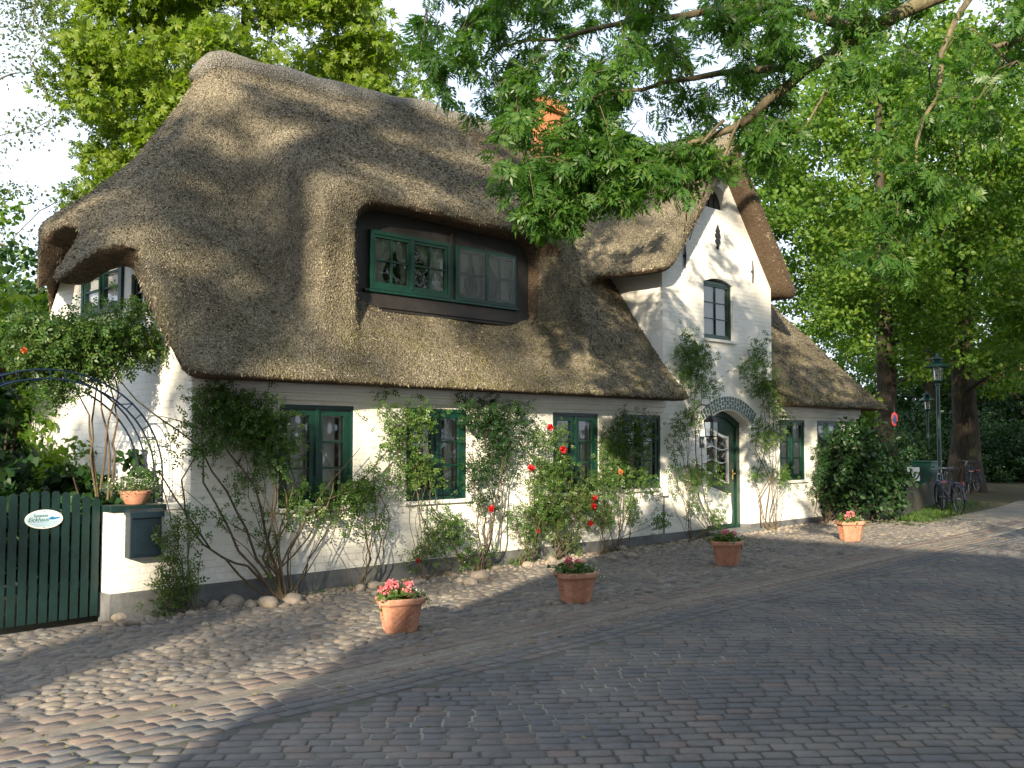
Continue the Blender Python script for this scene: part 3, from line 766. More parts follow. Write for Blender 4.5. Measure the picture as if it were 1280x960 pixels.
# ------------------------------------------------------------------ ground, road, cobbles
def grid_sheet(name, xs_, ys_, dz, mat):
    Xg, Yg = np.meshgrid(xs_, ys_, indexing='ij'); Zg = np.clip((Xg-15.66)*0.0115, -.35, 0)+dz
    V = np.stack([Xg,Yg,Zg],-1).reshape(-1,3); nx, ny = len(xs_), len(ys_)
    i = np.arange(nx-1)[:,None]*ny+np.arange(ny-1)[None,:]; i = i.ravel()
    return struct(npmesh(name, V, np.stack([i, i+ny, i+ny+1, i+1], 1), mat, smooth=True))
gx_ = np.concatenate([np.linspace(-400,-20,6), np.linspace(-15,40,56), np.linspace(60,600,8)])
gy_ = np.concatenate([np.linspace(-400,-30,6), np.linspace(-20,60,41), np.linspace(100,600,6)])
grid_sheet('ground', gx_, gy_, -.060, MATS['earth'])
def edge_y(x):                          # garden side of the brick road
    x = np.asarray(x, dtype=float)
    return 6.32 + .03*np.sin(x*.9) + .012*np.clip(x-14, 0, 99)**1.75
def strip(name, x0, x1, n, lo, hi, dz, mat, m=6):
    xs_ = np.linspace(x0, x1, n); V = []; 
    for x in xs_:
        a, b = lo(x), hi(x)
        for j in range(m+1): V.append((x, a+(b-a)*j/m, max(-.35,min(0,(x-15.66)*.0115))+dz))
    i = (np.arange(n-1)[:,None]*(m+1)+np.arange(m)[None,:]).ravel()
    return struct(npmesh(name, V, np.stack([i, i+m+1, i+m+2, i+1],1), mat, smooth=True))
strip('road', -14, 48, 125, lambda x: -7.5, lambda x: float(edge_y(x))+.02, -.0060, MATS['road_joint'], 14)
strip('sidewalk', -6, 21.5, 56, lambda x: float(edge_y(x))+.02, lambda x: 9.95 if x < 20 else float(edge_y(x))+1.2, -.006, MATS['sand_joint'])
strip('path', 21.5, 48, 54, lambda x: float(edge_y(x))+.02, lambda x: float(edge_y(x))+1.0+(.8 if 21<x<30 else 0), -.006, MATS['sand_joint'])
# sandy drift along the road edge
def stones(name, C, L, W, H, ang, mat, dome=True, seed=1, midx=None):
    """C (n,3) centres, half sizes L, W, height H, angle"""
    rng = np.random.default_rng(seed); n = len(C); K = 8
    th = (np.arange(K)+.5)*2*PI/K
    th = th[None,:]+rng.normal(0,.09,(n,K))
    ex = .55 if dome else .30            # superellipse exponent
    cx_, sy_ = np.sign(np.cos(th))*np.abs(np.cos(th))**ex, np.sign(np.sin(th))*np.abs(np.sin(th))**ex
    jit = 1+rng.normal(0, .08 if dome else .03, (n,K))
    tx, ty = rng.normal(0,.010 if not dome else .09,n), rng.normal(0,.010 if not dome else .09,n)
    rings = [(1.0,-.9),(.97,.25),(.78,.82)] if dome else [(1.0,-.8),(1.0,.84),(.97,1.0)]
    P = []
    for sc, zz in rings:
        x = cx_*jit*L[:,None]*sc; y = sy_*jit*W[:,None]*sc
        z = (H*zz)[:,None]+(x*tx[:,None]+y*ty[:,None]); P.append(np.stack([x,y,z],-1))
    top = np.stack([np.zeros(n), np.zeros(n), H*(1.0 if dome else 1.01)],-1)[:,None,:]
    P = np.concatenate(P+[top],1)        # n, 25, 3
    c, s = np.cos(ang)[:,None], np.sin(ang)[:,None]
    Q = np.stack([P[...,0]*c-P[...,1]*s, P[...,0]*s+P[...,1]*c, P[...,2]],-1)+C[:,None,:]
    m = Q.shape[1]; f4 = []
    for r in range(2):
        for k in range(K): f4.append((r*K+k, r*K+(k+1)%K, (r+1)*K+(k+1)%K, (r+1)*K+k))
    f3 = [(2*K+k, 2*K+(k+1)%K, 3*K) for k in range(K)]
    off = (np.arange(n)*m)[:,None,None]
    F4 = (np.array(f4)[None]+off).reshape(-1,4); F3 = (np.array(f3)[None]+off).reshape(-1,3)
    mi = None
    if midx is not None: mi = np.concatenate([np.repeat(midx, len(f4)), np.repeat(midx, len(f3))])
    return npmesh(name, Q.reshape(-1,3), [F4, F3], mat, smooth=dome, midx=mi)
def gzn(x): return np.clip((x-15.66)*0.0115, -.35, 0)
def vis(x, y, pad=.06):                 # inside (or near) the camera's sight, or close beside it
    d = (x+y)*.7071; l = (x-y)*.7071; return (d > 2.0) & (np.abs(l) < d*.56+2.2)
# cobbles: jittered packing of irregular field stones
r = np.random.default_rng(3); rows = []
y = 6.80
while y < 9.92:
    rh = r.uniform(.06,.105); x = -1.5+r.uniform(0,.1)
    while x < 21.3:
        L = r.uniform(.040,.095); 
        if r.random() < .05: L *= 1.5
        x += L; yy = y+rh/2+(float(edge_y(x))-6.32)+.035*math.sin(x*1.7+y*2)
        rows.append((x, yy+r.normal(0,.010), L, rh*.53*r.uniform(.85,1.15), r.uniform(.016,.032), r.normal(0,.2)))
        x += L+r.uniform(.004,.022)
    y += rh+r.uniform(.0,.010)
A = np.array(rows); k = vis(A[:,0], A[:,1]) & (A[:,1] < np.where(A[:,0]<20.3, 9.9, 8.6)); A = A[k]
C = np.stack([A[:,0],A[:,1],gzn(A[:,0])-.016+r.normal(0,.004,len(A))],1)
struct(stones('sidewalk_cobbles', C, A[:,2], A[:,3], A[:,4], A[:,5], MATS['cobble'], True, 4))
# two border rows and the bond next to them, then the diagonal field
rows = []
def row(off, hw, l0, l1, ms, x0=-3, x1=30, gap=.010):
    x = x0+r.uniform(0,.1)
    while x < x1:
        L = r.uniform(l0,l1); x += L
        e = float(edge_y(x)); sl = float(edge_y(x+.1)-edge_y(x-.1))/.2
        rows.append((x, e+off+r.normal(0,.005), L, hw, .026, math.atan(sl)+r.normal(0,.03), ms))
        x += L+gap*r.uniform(.7,1.6)
row(.40,.072,.085,.12,1); row(.245,.07,.08,.11,1)
off = -.065
for i in range(5):
    if i > 0 or True: row(off-.130*i, .054+.004*(i%2), .07,.105, 1 if i < 2 else 0, x1=18)
BND = lambda x: float(edge_y(x))-.72
ca, sa = math.cos(-PI/4), math.sin(-PI/4)
def field(t0, t1, s0, s1, ang0, clip, hw=.056, l0=.068, l1=.10):
    ca, sa = math.cos(ang0), math.sin(ang0); t = t0; i = 0
    while t < t1:
        s = s0+r.uniform(0,.2)
        while s < s1:
            L = r.uniform(l0,l1); s += L
            tt = t + .10*math.sin(s*.55+.4) + .05*math.sin(s*1.3+t*.7)
            x, y = s*ca-tt*sa, s*sa+tt*ca
            if clip(x,y): rows.append((x, y, L, hw, .026, ang0+.055*math.cos(s*.55+.4)+r.normal(0,.025), 0))
            s += L+r.uniform(.006,.015)
        t += 2*hw+r.uniform(.008,.014); i += 1
def inA(x,y):
    if not (0 < x < 26) or y < .2: return False
    d = (x+y)*.7071; l = (x-y)*.7071
    if d < 4.0 or d > 21 or abs(l) > d*.54+1.2: return False
    if x > 18: return y < float(edge_y(x))-.12 and y > (x-19)*.0
    return y < BND(x)+.04*math.sin(x*3) 
def right_side(x,y): return y < 1.05+.12*(x-6)
field(2.8, 21.5, -5, 13, -PI/4, lambda x,y: inA(x,y) and not right_side(x,y))
field(-3, 14, -20, 30, R(-78), lambda x,y: inA(x,y) and right_side(x,y) and x < 24)
A = np.array(rows); k = vis(A[:,0], A[:,1]); A = A[k]
C = np.stack([A[:,0],A[:,1],gzn(A[:,0])-.0262+r.normal(0,.0014,len(A))],1)
struct(stones('road_pavers', C, A[:,2], A[:,3], A[:,4], A[:,5], [MATS['paver'], MATS['paver_warm']], False, 5, A[:,6].astype(int)))
print('pavers', len(A))
# far road sheet of the same colour beyond the modelled setts
strip('road_far', 19.5, 48, 60, lambda x: -7, lambda x: float(edge_y(x))-.05, -.006, MATS['paver'], 4)
def blob_rock(name, c, sx_, sy_, sz_, seed, label, group='field stones edging the rose beds', mat='rock', cat='rock'):
    rr = random.Random(seed); bm = bmesh.new(); bmesh.ops.create_icosphere(bm, subdivisions=3, radius=1)
    ph = [Vector((rr.uniform(-1,1),rr.uniform(-1,1),rr.uniform(-1,1))).normalized() for _ in range(9)]
    ds = [rr.uniform(.55,.85) for _ in ph]
    for v in bm.verts:
        n = v.co.normalized(); q = 1.
        for p_, d_ in zip(ph, ds):
            t = n.dot(p_)
            if t > 0: q = min(q, d_/max(t,1e-3))
        v.co = n*(.35*1+.65*q)*1.1
        v.co = Vector((v.co.x*sx_, v.co.y*sy_, v.co.z*sz_))
    me = bpy.data.meshes.new(name); bm.to_mesh(me); bm.free(); me.materials.append(MATS[mat])
    me.polygons.foreach_set('use_smooth', np.ones(len(me.polygons), dtype=bool))
    o = link(bpy.data.objects.new(name, me)); o.location = c; o.rotation_euler = (rr.uniform(-.2,.2), rr.uniform(-.2,.2), rr.uniform(0,6))
    return tag(o, label, cat, group)
# ------------------------------------------------------------------ foliage machinery
def unit(a): return a/(np.linalg.norm(a, axis=-1, keepdims=True)+1e-9)
def T_simple(w=.5, fold=.12):
    v = [(0,0,0),(.35,w*.5,fold*w),(.75,w*.36,fold*w*.6),(1,0,-.06),(.75,-w*.36,fold*w*.6),(.35,-w*.5,fold*w)]
    return np.array(v, float), [(0,3,2,1),(0,5,4,3)]
def T_diamond(w=.5, fold=.15):
    return np.array([(0,0,0),(.42,w*.5,fold*w),(1,0,-.05),(.42,-w*.5,fold*w)], float), [(0,2,1),(0,3,2)]
def T_pinnate(pairs=4, lw=.30, ll=.42, droop=.25):
    v = []; f = []
    def leaf(bx, ang, L, zz):
        c, s = math.cos(ang), math.sin(ang); k = len(v)
        for (a, b, z) in ((0,0,0),(.45,lw*.5,.0),(1,0,-.18),(.45,-lw*.5,.0)):
            x = bx+(a*c-b*s)*L; y = (a*s+b*c)*L; v.append((x, y, z*L-droop*x*x+zz))
        f.append((k,k+3,k+2,k+1))
    for i in range(pairs):
        b = .22+.62*i/pairs; L = ll*(.8+.3*math.sin(PI*(i+1)/(pairs+1)))
        leaf(b, R(58), L, 0); leaf(b, -R(58), L, 0)
    leaf(.80, 0, ll*.95, 0)
    return np.array(v), f
def T_palmate(n=6, lw=.34):
    v = []; f = []
    for i in range(n):
        a = R(-105+210*i/(n-1)); L = .62*(.72+.38*math.cos(a*.8)); c, s = math.cos(a), math.sin(a); k = len(v)
        for (p, q, z) in ((0,0,0),(.66,lw*.5,-.08),(1,0,-.30),(.66,-lw*.5,-.08)):
            v.append((.35+(p*c-q*s)*L, (p*s+q*c)*L, z*L+.0))
        f.append((k,k+3,k+2,k+1))
    return np.array(v), f
def leaf_mesh(name, C, size, tmpl, mat, parent=None, rng=RNG, up=.55, droop=.35, dirs=None, svar=.3, spread=.7):
    C = np.asarray(C, float); n = len(C)
    if n == 0: return None
    nn = unit(rng.normal(0,spread,(n,3))+np.array([0,0,up]))
    d = rng.normal(0,1,(n,3)); 
    if dirs is not None: d = d*.6+dirs
    d[:,2] -= droop
    d = unit(d - nn*(d*nn).sum(1,keepdims=True)); s = np.cross(nn, d)
    T, Fs = tmpl; L = size*(1+rng.uniform(-svar,svar,n))
    V = C[:,None,:] + L[:,None,None]*(T[None,:,0,None]*d[:,None,:]+T[None,:,1,None]*s[:,None,:]+T[None,:,2,None]*nn[:,None,:])
    k = len(T); fa = np.array(Fs); F = (fa[None]+(np.arange(n)*k)[:,None,None]).reshape(-1, fa.shape[1])
    return npmesh(name, V.reshape(-1,3), F, MATS[mat], parent)
def in_clusters(centers, radii, counts, rng=RNG, flat=.7, shell=.0):
    out = []
    for c, r_, n in zip(centers, radii, counts):
        p = unit(rng.normal(0,1,(n,3)))*(rng.uniform(shell,1,(n,1))**.5)*r_; p[:,2] *= flat
        out.append(p+np.asarray(c))
    return np.concatenate(out)
class Skel:
    def __init__(s): s.lines = []; s.nodes = []; s.rad = []
    def limb(s, pts, r0, r1, wob=0, seed=0, n=7):
        rr = random.Random(seed); pts = [Vector(p) for p in pts]
        P = []
        for i in range(len(pts)-1):
            for k in range(3):
                t = k/3; P.append(pts[i].lerp(pts[i+1], t)+Vector((rr.uniform(-1,1),rr.uniform(-1,1),rr.uniform(-1,1)))*(wob if (i or k) else 0))
        P.append(pts[-1]); m = len(P)
        rad = [r0+(r1-r0)*(i/(m-1)) for i in range(m)]
        s.lines.append((P, rad, n))
        for p, q in zip(P, rad): s.nodes.append(p); s.rad.append(q)
    def reach(s, c, rr, rmin=.006, sag=.06, rmax=99, below=True, n=5, skip=0):
        """grow a curved branch from the nearest node to c"""
        c = Vector(c); N = np.array([tuple(p) for p in s.nodes]); d = N-np.array(c); dist = np.linalg.norm(d, axis=1)
        cost = dist.copy()
        if below: cost += np.clip(d[:,2],0,None)*1.2
        cost[:skip] += 50
        i = int(np.argmin(cost)); p = s.nodes[i]; L = (c-p).length
        if L < 1e-3: return
        r0 = min(s.rad[i]*.72, rmin+.028*L, rmax); k = max(2, min(6, int(L/.4)+2)); P = []
        side = Vector((rr.uniform(-1,1),rr.uniform(-1,1),rr.uniform(.0,1)))*L*sag*2
        for j in range(k+1):
            t = j/k; P.append(p.lerp(c, t)+side*math.sin(PI*t)*1.0+Vector((rr.uniform(-1,1),rr.uniform(-1,1),rr.uniform(-1,1)))*L*.02*(0<j<k))
        rad = [r0+(rmin-r0)*(j/k) for j in range(k+1)]
        s.lines.append((P, rad, n))
        for q, r_ in list(zip(P, rad))[1:]: s.nodes.append(q); s.rad.append(r_)
    def build(s, name, mat, parent=None):
        m = MB()
        for P, rad, n in s.lines: m.tube(P, rad, n, cap=False)
        return m.build(name, MATS[mat], parent, True)

def big_tree(name, label, group, base, H, trunk_r, crown_c, crown_r, nclus, per, clr, size, tmpl, leafmat, seed, bark='bark', lean=(0,0), low=.0, parts=('trunk','crown'), cat='tree', dens_low=1.0):
    """origin at the base; returns the thing"""
    rng = np.random.default_rng(seed); rr = random.Random(seed)
    o = thing(name, label, cat, base, group)
    s = Skel(); cc = Vector(crown_c); cr = crown_r
    top = Vector((cc.x*.8, cc.y*.8, cc.z+cr[2]*.45))
    s.limb([(0,0,-.3),(lean[0]*.3,lean[1]*.3,cc.z*.35),(lean[0],lean[1],cc.z*.75),top], trunk_r, trunk_r*.22, .05*trunk_r+.04, seed, 12)
    # root flare
    s.lines[0][1][0] = trunk_r*1.5; s.lines[0][1][1] = trunk_r*1.05
    # cluster centres: mostly near the surface of an uneven ellipsoid
    ph = rng.uniform(0,6,6); pts = []
    while len(pts) < nclus:
        u = unit(rng.normal(0,1,3)); 
        bump = 1+.16*math.sin(3*u[0]*2+ph[0]+2*u[2])+.13*math.sin(5*u[1]+ph[1]+3*u[2])+.08*math.sin(9*u[0]+7*u[1]+ph[2])
        rad = rng.uniform(.45,1)**.45*bump
        p = np.array([u[0]*cr[0], u[1]*cr[1], u[2]*cr[2]])*rad+np.array(cc)
        if p[2] < low: continue
        pts.append(p)
    pts = np.array(pts); order = np.argsort(np.linalg.norm(pts-np.array([cc.x*.5,cc.y*.5,cc.z*.6]), axis=1))
    for i in order[::2]: s.reach(pts[i]*1.0, rr, .012, .05)
    s.build(parts[0], bark, o)
    P = in_clusters(pts, rng.uniform(.7,1.25,len(pts))*clr, [per]*len(pts), rng, .55)
    leaf_mesh(parts[1], P, size, tmpl, leafmat, o, rng, spread=.95)
    return o
# ------------------------------------------------------------------ garden gate, pillar wall, mailbox, arch
gt = thing('garden_gate', 'dark green picket gate with rounded pickets and an oval sign', 'gate', (3.3, 10.1, gz(3.3)))
def own(o, t): o.parent = t; o.matrix_parent_inverse = Matrix.Translation(-Vector(t.location)); return o
x = 4.15; i = 0
while x > 2.25:
    zt = 1.055+.11*math.sin(PI*min(1,(4.22-x)/1.25)); zb = gz(x)+.03
    m = MB(); w2 = .036
    prof_ = [(x-w2,zb),(x+w2,zb)] + [(x+w2*math.cos(PI*k/8), zt-.036+.036*math.sin(PI*k/8)) for k in range(9)]
    fr_g = (Vector((0,10.09,0)), Vector((1,0,0)), Vector((0,0,1)), Vector((0,-1,0)))
    m.fr = fr_g; m.prism(prof_, [], -.011, .011); own(fix_normals(m.build('picket', MATS['gate_green'])), gt)
    x -= .0985; i += 1
for z_ in (.18, .82):
    m = MB(); m.box(2.2,4.2,10.102,10.13,z_,z_+.08); own(m.build('rail', MATS['gate_green']), gt)
m = MB(); m.box(2.10,2.19,10.06,10.15,-.5,1.2,.008); own(m.build('post', MATS['gate_green']), gt)
# oval sign
sc = PY(55, 649, 10.07); sg_fr = (Vector((sc.x, 10.078, sc.z)), Vector((1,0,0)), Vector((0,0,1)), Vector((0,-1,0)))
def oval(a, b, n=32): return [(a*math.cos(2*PI*k/n), b*math.sin(2*PI*k/n)) for k in range(n)]
m = MB(sg_fr); m.prism(oval(.178,.092), [], .004, .012); sgn = m.build('oval_sign', MATS['white_paint'])
t = NT('sign_face'); t.surf(t.pbr((.42,.55,.62), .35)); m = MB(sg_fr)
m.prism(oval(.166,.082), [], .0121, .0135); m.build('sign_face', MATS['sign_face'], sgn)
simple('sign_ink', (.02,.12,.12), .5); simple('sign_blue', (.01,.16,.38), .5)
text_mesh('Susanne', .042, sg_fr, -.035, .036, .0145, MATS['sign_ink'], sgn, shear=.25)
text_mesh('Eickhaus', .056, sg_fr, -.055, -.002, .0145, MATS['sign_ink'], sgn, shear=.3)
m = MB(sg_fr); m.prism([(.045,-.004),(.09,-.006),(.14,.004),(.15,.018),(.10,.014),(.075,.024),(.05,.012)], [], .0136, .015); m.box(-.14,.14,-.030,-.027,.0136,.0148)
m.box(-.11,.12,-.047,-.045,.0136,.0148); m.box(-.08,.09,-.062,-.060,.0136,.0148); m.build('painted_mark', MATS['sign_blue'], sgn)
for b_ in (.078,-.078):
    m = MB(sg_fr); m.tube([(0,b_,.012),(0,b_,.017)], .004, 8); m.build('screw', MATS['iron'], sgn)
sgn.name = 'oval_sign'; own(sgn, gt); sgn['label'] = 'pale blue oval name sign with a white rim'

pw = thing('pillar_wall', 'low whitewashed brick wall with grey foot between the green gate and the house', 'wall', (4.6, 10.0, 0))
m = MB(); m.box(4.232,5.05,9.905,10.14,.12,.93,.004); own(m.build('brickwork', MATS['white_wall']), pw)
m = MB(); m.box(4.222,5.04,9.893,10.15,-.5,.118,.004); own(m.build('plinth', MATS['plinth_paint']), pw)
m = MB(); m.box(4.21,4.80,9.882,10.16,.932,.995,.006); own(m.build('coping', MATS['gate_green']), pw)
m = MB(); m.box(4.803,5.05,9.884,10.16,.932,.99,.006); own(m.build('coping', MATS['white_wall']), pw)
mb = thing('mailbox', 'dark blue green metal mailbox with curved lid on the low white wall', 'mailbox', (4.54, 9.9, .7))
c0 = PY(163, 637, 9.76)
m = MB(); m.box(4.37,4.70,9.775,9.903,.47,.90,.008); own(m.build('box_body', MATS['mailbox_paint']), mb)
m = MB()
pr = [(9.903,.965),(9.80,.955),(9.755,.93),(9.742,.875),(9.752,.875),(9.765,.90),(9.903,.905)]
q = MB((Vector((0,0,0)), Vector((0,1,0)), Vector((0,0,1)), Vector((1,0,0)))); q.prism(pr, [], 4.355, 4.715); own(fix_normals(q.build('lid', MATS['mailbox_paint'])), mb)
m = MB(); m.box(4.42,4.65,9.768,9.774,.50,.84,.002); m.tube([(4.535,9.768,.66),(4.535,9.76,.66)], .012, 8); own(m.build('front_door', MATS['mailbox_paint']), mb)

ar = thing('rose_arch', 'dark blue tubular steel rose arch over the green gate', 'arch', (3.55,10.25,0))
for yy in (10.22, 10.62):
    for dr, in ((0.,),(.09,)):
        m = MB(); pts = [(3.72+1.10+dr,yy,0)] + [(3.72+(1.10+dr)*math.cos(a_*PI/24), yy, 1.27+(1.0+dr)*math.sin(a_*PI/24)) for a_ in range(25)] + [(3.72-1.10-dr,yy,0)]
        m.tube(pts, .010, 6); own(m.build('hoop', MATS['blue_steel'], None, True), ar)
for a_ in range(1, 24, 1):
    p = (math.cos(a_*PI/24), math.sin(a_*PI/24))
    m = MB(); m.tube([(3.72+1.10*p[0],10.22,1.27+1.0*p[1]),(3.72+1.19*p[0],10.22,1.27+1.09*p[1])], .006, 5); own(m.build('rung', MATS['blue_steel']), ar)
    if a_ % 3 == 0:
        m = MB(); m.tube([(3.72+1.19*p[0],10.233,1.27+1.09*p[1]),(3.72+1.19*p[0],10.607,1.27+1.09*p[1])], .007, 5); own(m.build('crossbar', MATS['blue_steel']), ar)

# ------------------------------------------------------------------ flower pots in front of the house
def geranium(rng, c, r, h):            # flower head: ball of small petals
    n = 90; p = unit(rng.normal(0,1,(n,3)))*r; p[:,2] *= .75; return p+np.array(c)
TP = T_diamond(.85, .1); ALT = .17
def flower_pot(label, loc, s, seed, heads, white, rot=0.2):
    rng = np.random.default_rng(seed); o = thing('flower_pot', label, 'flower pot', loc, 'terracotta tubs of pink geraniums along the house front')
    m = MB(); ph = PI/8+rot; sx_ = 1.18
    m.lathe([(.0,.0),(.150,.0),(.158,.012),(.205,.262),(.206,.27),(.232,.272),(.240,.285),(.240,.318),(.230,.333),(.212,.333),(.205,.30),(.20,.29),(.0,.285)], (0,0,0), 8, sx_, 1, ph, ALT)
    # lattice relief on each face
    for k in range(8):
        a0, a1 = ph+2*PI*k/8+(ALT if k % 2 else -ALT), ph+2*PI*(k+1)/8+(ALT if (k+1) % 2 else -ALT)
        if (k % 2): continue
        def pt(u_, v_):
            rr_ = .158+(.205-.158)*((v_-.012)/.25)+.0; A_ = Vector((rr_*sx_*math.cos(a0), rr_*math.sin(a0), v_)); B_ = Vector((rr_*sx_*math.cos(a1), rr_*math.sin(a1), v_)); return A_.lerp(B_, u_)
        for j in range(-3, 5):
            for sg_ in (1,-1):
                ps = []
                for t_ in range(9):
                    v_ = .03+.21*t_/8; u_ = .5+sg_*((v_-.135)*5.2)+j*.30
                    if .06 < u_ < .94: ps.append(pt(u_, v_)+Vector((math.cos((a0+a1)/2), math.sin((a0+a1)/2),0))*.001)
                if len(ps) > 1: m.tube(ps, .007, 4)
    b = m.build('tub', MATS['terracotta'], o)
    m = MB(); m.lathe([(.0,.292),(.195,.292),(.19,.300),(0,.315)], (0,0,0), 8, sx_, 1, ph, ALT); m.build('soil', MATS['soil'], o)
    # geranium leaves, white alyssum
    P = rng.normal(0,1,(420,3))*np.array([.085,.075,.035])+np.array([-.05,0,.36]); leaf_mesh('leaves', P, .05, T_simple(1.0,.05), 'leaf_rose_pale', o, rng, up=1.2)
    P = np.stack([rng.uniform(-.02,.27,900), rng.normal(0,.10,900), rng.normal(.34,.025,900)],1); P[:,2] -= np.clip(np.hypot(P[:,0]-.05,P[:,1])-.17,0,1)*.8
    leaf_mesh('trailing_leaves', P, .028, T_simple(.35,.1), 'leaf_rose', o, rng, up=.9)
    k = rng.choice(len(P), white); leaf_mesh('white_blossom', P[k]+np.array([0,-.005,.02]), .014, TP, 'petal_white', o, rng, up=1.2)
    for hx_, hy_, hz_, hr_ in heads:
        hh = leaf_mesh('flower_head', geranium(rng, (hx_,hy_,hz_), hr_, 0), .026, TP, 'petal_pink', o, rng, up=.2, droop=0)
        st = MB(); st.tube([(hx_*.5,hy_*.5,.30),(hx_,hy_,hz_)], .004, 5); st.build('flower_stalk', MATS['leaf_rose'], o)
    return o
p1 = PG(500,789); flower_pot('nearest terracotta pot with a big clump of pink geraniums, half in sunlight', p1, 1, 1, [(-.15,-.05,.47,.055),(-.10,.0,.43,.06),(-.17,.02,.41,.05),(.0,-.1,.385,.05),(.10,.0,.44,.04),(-.05,.05,.40,.05)], 230, .35).scale = (.96,)*3
p2 = PG(720,752); flower_pot('second nearest terracotta pot, with three small pink blooms and white alyssum', p2, 1, 2, [(-.12,0,.46,.032),(.04,0,.42,.045),(-.11,-.03,.38,.032)], 330, .35).scale = (.98,)*3
p3 = PG(909,706); flower_pot('terracotta pot with pink geraniums standing before the front door', p3, 1, 3, [(-.05,0,.44,.05),(.10,-.03,.41,.06),(.02,.02,.39,.05)], 420, .0)
p4 = PG(1063,676); flower_pot('farthest terracotta pot, near the dark bush past the door', p4, 1, 4, [(-.12,-.02,.40,.05),(-.02,-.02,.43,.065),(-.08,.02,.38,.05)], 420, .2)
# bowl on the pillar wall
bw = thing('terracotta_bowl', 'round clay bowl of white alyssum on the green coping of the low wall', 'flower bowl', (4.53,10.03,.996))
m = MB(); m.lathe([(0,0),(.09,0),(.10,.008),(.148,.10),(.15,.11),(.158,.112),(.162,.125),(.158,.14),(.146,.142),(.14,.12),(0,.115)], (0,0,0), 28)
autosmooth(m.build('bowl', MATS['terracotta'], bw))
P = RNG.normal(0,1,(1100,3))*np.array([.15,.09,.045])+np.array([-.05,0,.20]); leaf_mesh('leaves', P, .026, T_simple(.35,.1), 'leaf_rose', bw, RNG, up=.9)
leaf_mesh('white_blossom', P[:330]+np.array([0,-.01,.02]), .015, TP, 'petal_white', bw, RNG, up=1.)

# ------------------------------------------------------------------ climbing roses on the front
ROSE = T_pinnate(2, .55, .42, .2)
def rose(name, label, base, stems, blobs, seed, leafmat='leaf_rose', size=.085, flowers=(), y0=9.72, group='climbing roses on the house wall', petal='petal_red', cat='climbing rose', extra=6, fr_size=.05, yspread=.08, stem_r=.013):
    """stems: list of lists of (u, v[, dy]) on the plane y0; blobs: (u, v, radius_u px, radius_v px, leaves)"""
    rng = np.random.default_rng(seed); rr = random.Random(seed)
    b = Vector((base[0], base[1], gz(base[0]))); o = thing(name, label, cat, b, group)
    s = Skel()
    def pt(q):
        p = PY(q[0], q[1], y0+(q[2] if len(q) > 2 else 0)); return p-b
    for k, st in enumerate(stems):
        pts = [Vector((rr.uniform(-.05,.05), rr.uniform(-.03,.03), -.05))]+[pt(q) for q in st]
        s.limb(pts, stem_r*rr.uniform(.7,1.25), .004, .026, seed*7+k, 6)
    for k in range(extra):             # thin crossing shoots
        q = rr.choice(blobs); e_ = pt((q[0]+rr.uniform(-1,1)*q[2], q[1]+rr.uniform(-1,1)*q[3])); m_ = e_*rr.uniform(.35,.6)+Vector((rr.uniform(-.25,.25), rr.uniform(-.04,.04), rr.uniform(-.05,.2)))
        s.limb([Vector((rr.uniform(-.08,.08), rr.uniform(-.03,.03), -.05)), m_*.45+Vector((rr.uniform(-.05,.05),0,0)), m_, e_], stem_r*rr.uniform(.3,.6), .003, .03, seed*17+k, 5)
    allC = []
    for (u_, v_, ru, rv, n_) in blobs:
        n_ = int(n_*1.6); c = pt((u_, v_)); e1 = pt((u_+ru, v_))-c; e2 = pt((u_, v_-rv))-c; a_, b_ = e1.length, e2.length
        ncl = max(3, int(n_/26)); cl = unit(rng.normal(0,1,(ncl,3)))*(rng.uniform(0,1,(ncl,1))**.45)*np.array([a_, yspread*1.3, b_])+np.array(c)
        cl[:,1] = np.minimum(cl[:,1], 9.86-b.y)
        for c_ in cl: s.reach(c_, rr, .0025, .07, .008, True, 4)
        P = np.concatenate([c_+rng.normal(0,1,(max(2,n_//ncl),3))*np.array([.10,.05,.095]) for c_ in cl]); allC.append(P)
    P = np.concatenate(allC); P[:,1] = np.minimum(P[:,1], 9.87-b.y)
    s.build('stems', 'rose_stem', o)
    leaf_mesh('leaves', P, size, ROSE, leafmat, o, rng, up=.35, droop=.35)
    for q in flowers:
        c = pt((q[0], q[1], -.10)); fm = q[2] if len(q) > 2 else petal; rad = (q[3] if len(q) > 3 else fr_size)
        pp = unit(rng.normal(0,1,(46,3)))*rad*.45*(rng.uniform(.3,1,(46,1))); leaf_mesh('flower', pp+np.array(c), rad*.8, T_simple(.95,.5), fm, o, rng, up=.3, droop=-.3)
    return o
B = lambda u_, v_: (PG(u_, v_).x, PG(u_, v_).y)
rose('climbing_rose', 'largest climbing rose, bushy crown left of the first window, with many crossing bare stems', (6.05,9.55),
  [[(300,690),(255,600),(250,520),(262,480)],[(330,700),(345,620),(330,560),(300,500)],[(350,710),(385,640),(420,620),(470,600)],[(300,720),(235,660),(226,600),(250,560),(290,540)],
   [(320,700),(300,640),(250,560),(170,500),(120,440)],[(345,690),(370,600),(350,540),(345,500)],[(340,700),(320,610),(270,540),(200,520)],[(360,690),(400,620),(450,560)],[(310,710),(262,690),(200,590),(214,650)],[(335,700),(360,650),(345,560),(310,520)],[(350,715),(400,650),(420,600),(400,560)]],
  [(300,520,55,35,560),(330,545,40,35,360),(270,505,35,22,180),(262,560,28,22,90),(345,580,18,20,110),(420,625,55,18,230),(450,610,20,16,60),(300,600,25,25,50),(255,640,28,30,60),(335,665,16,25,40),(380,645,30,20,50),(210,560,25,30,40)], 21,
  stem_r=.015, extra=16)
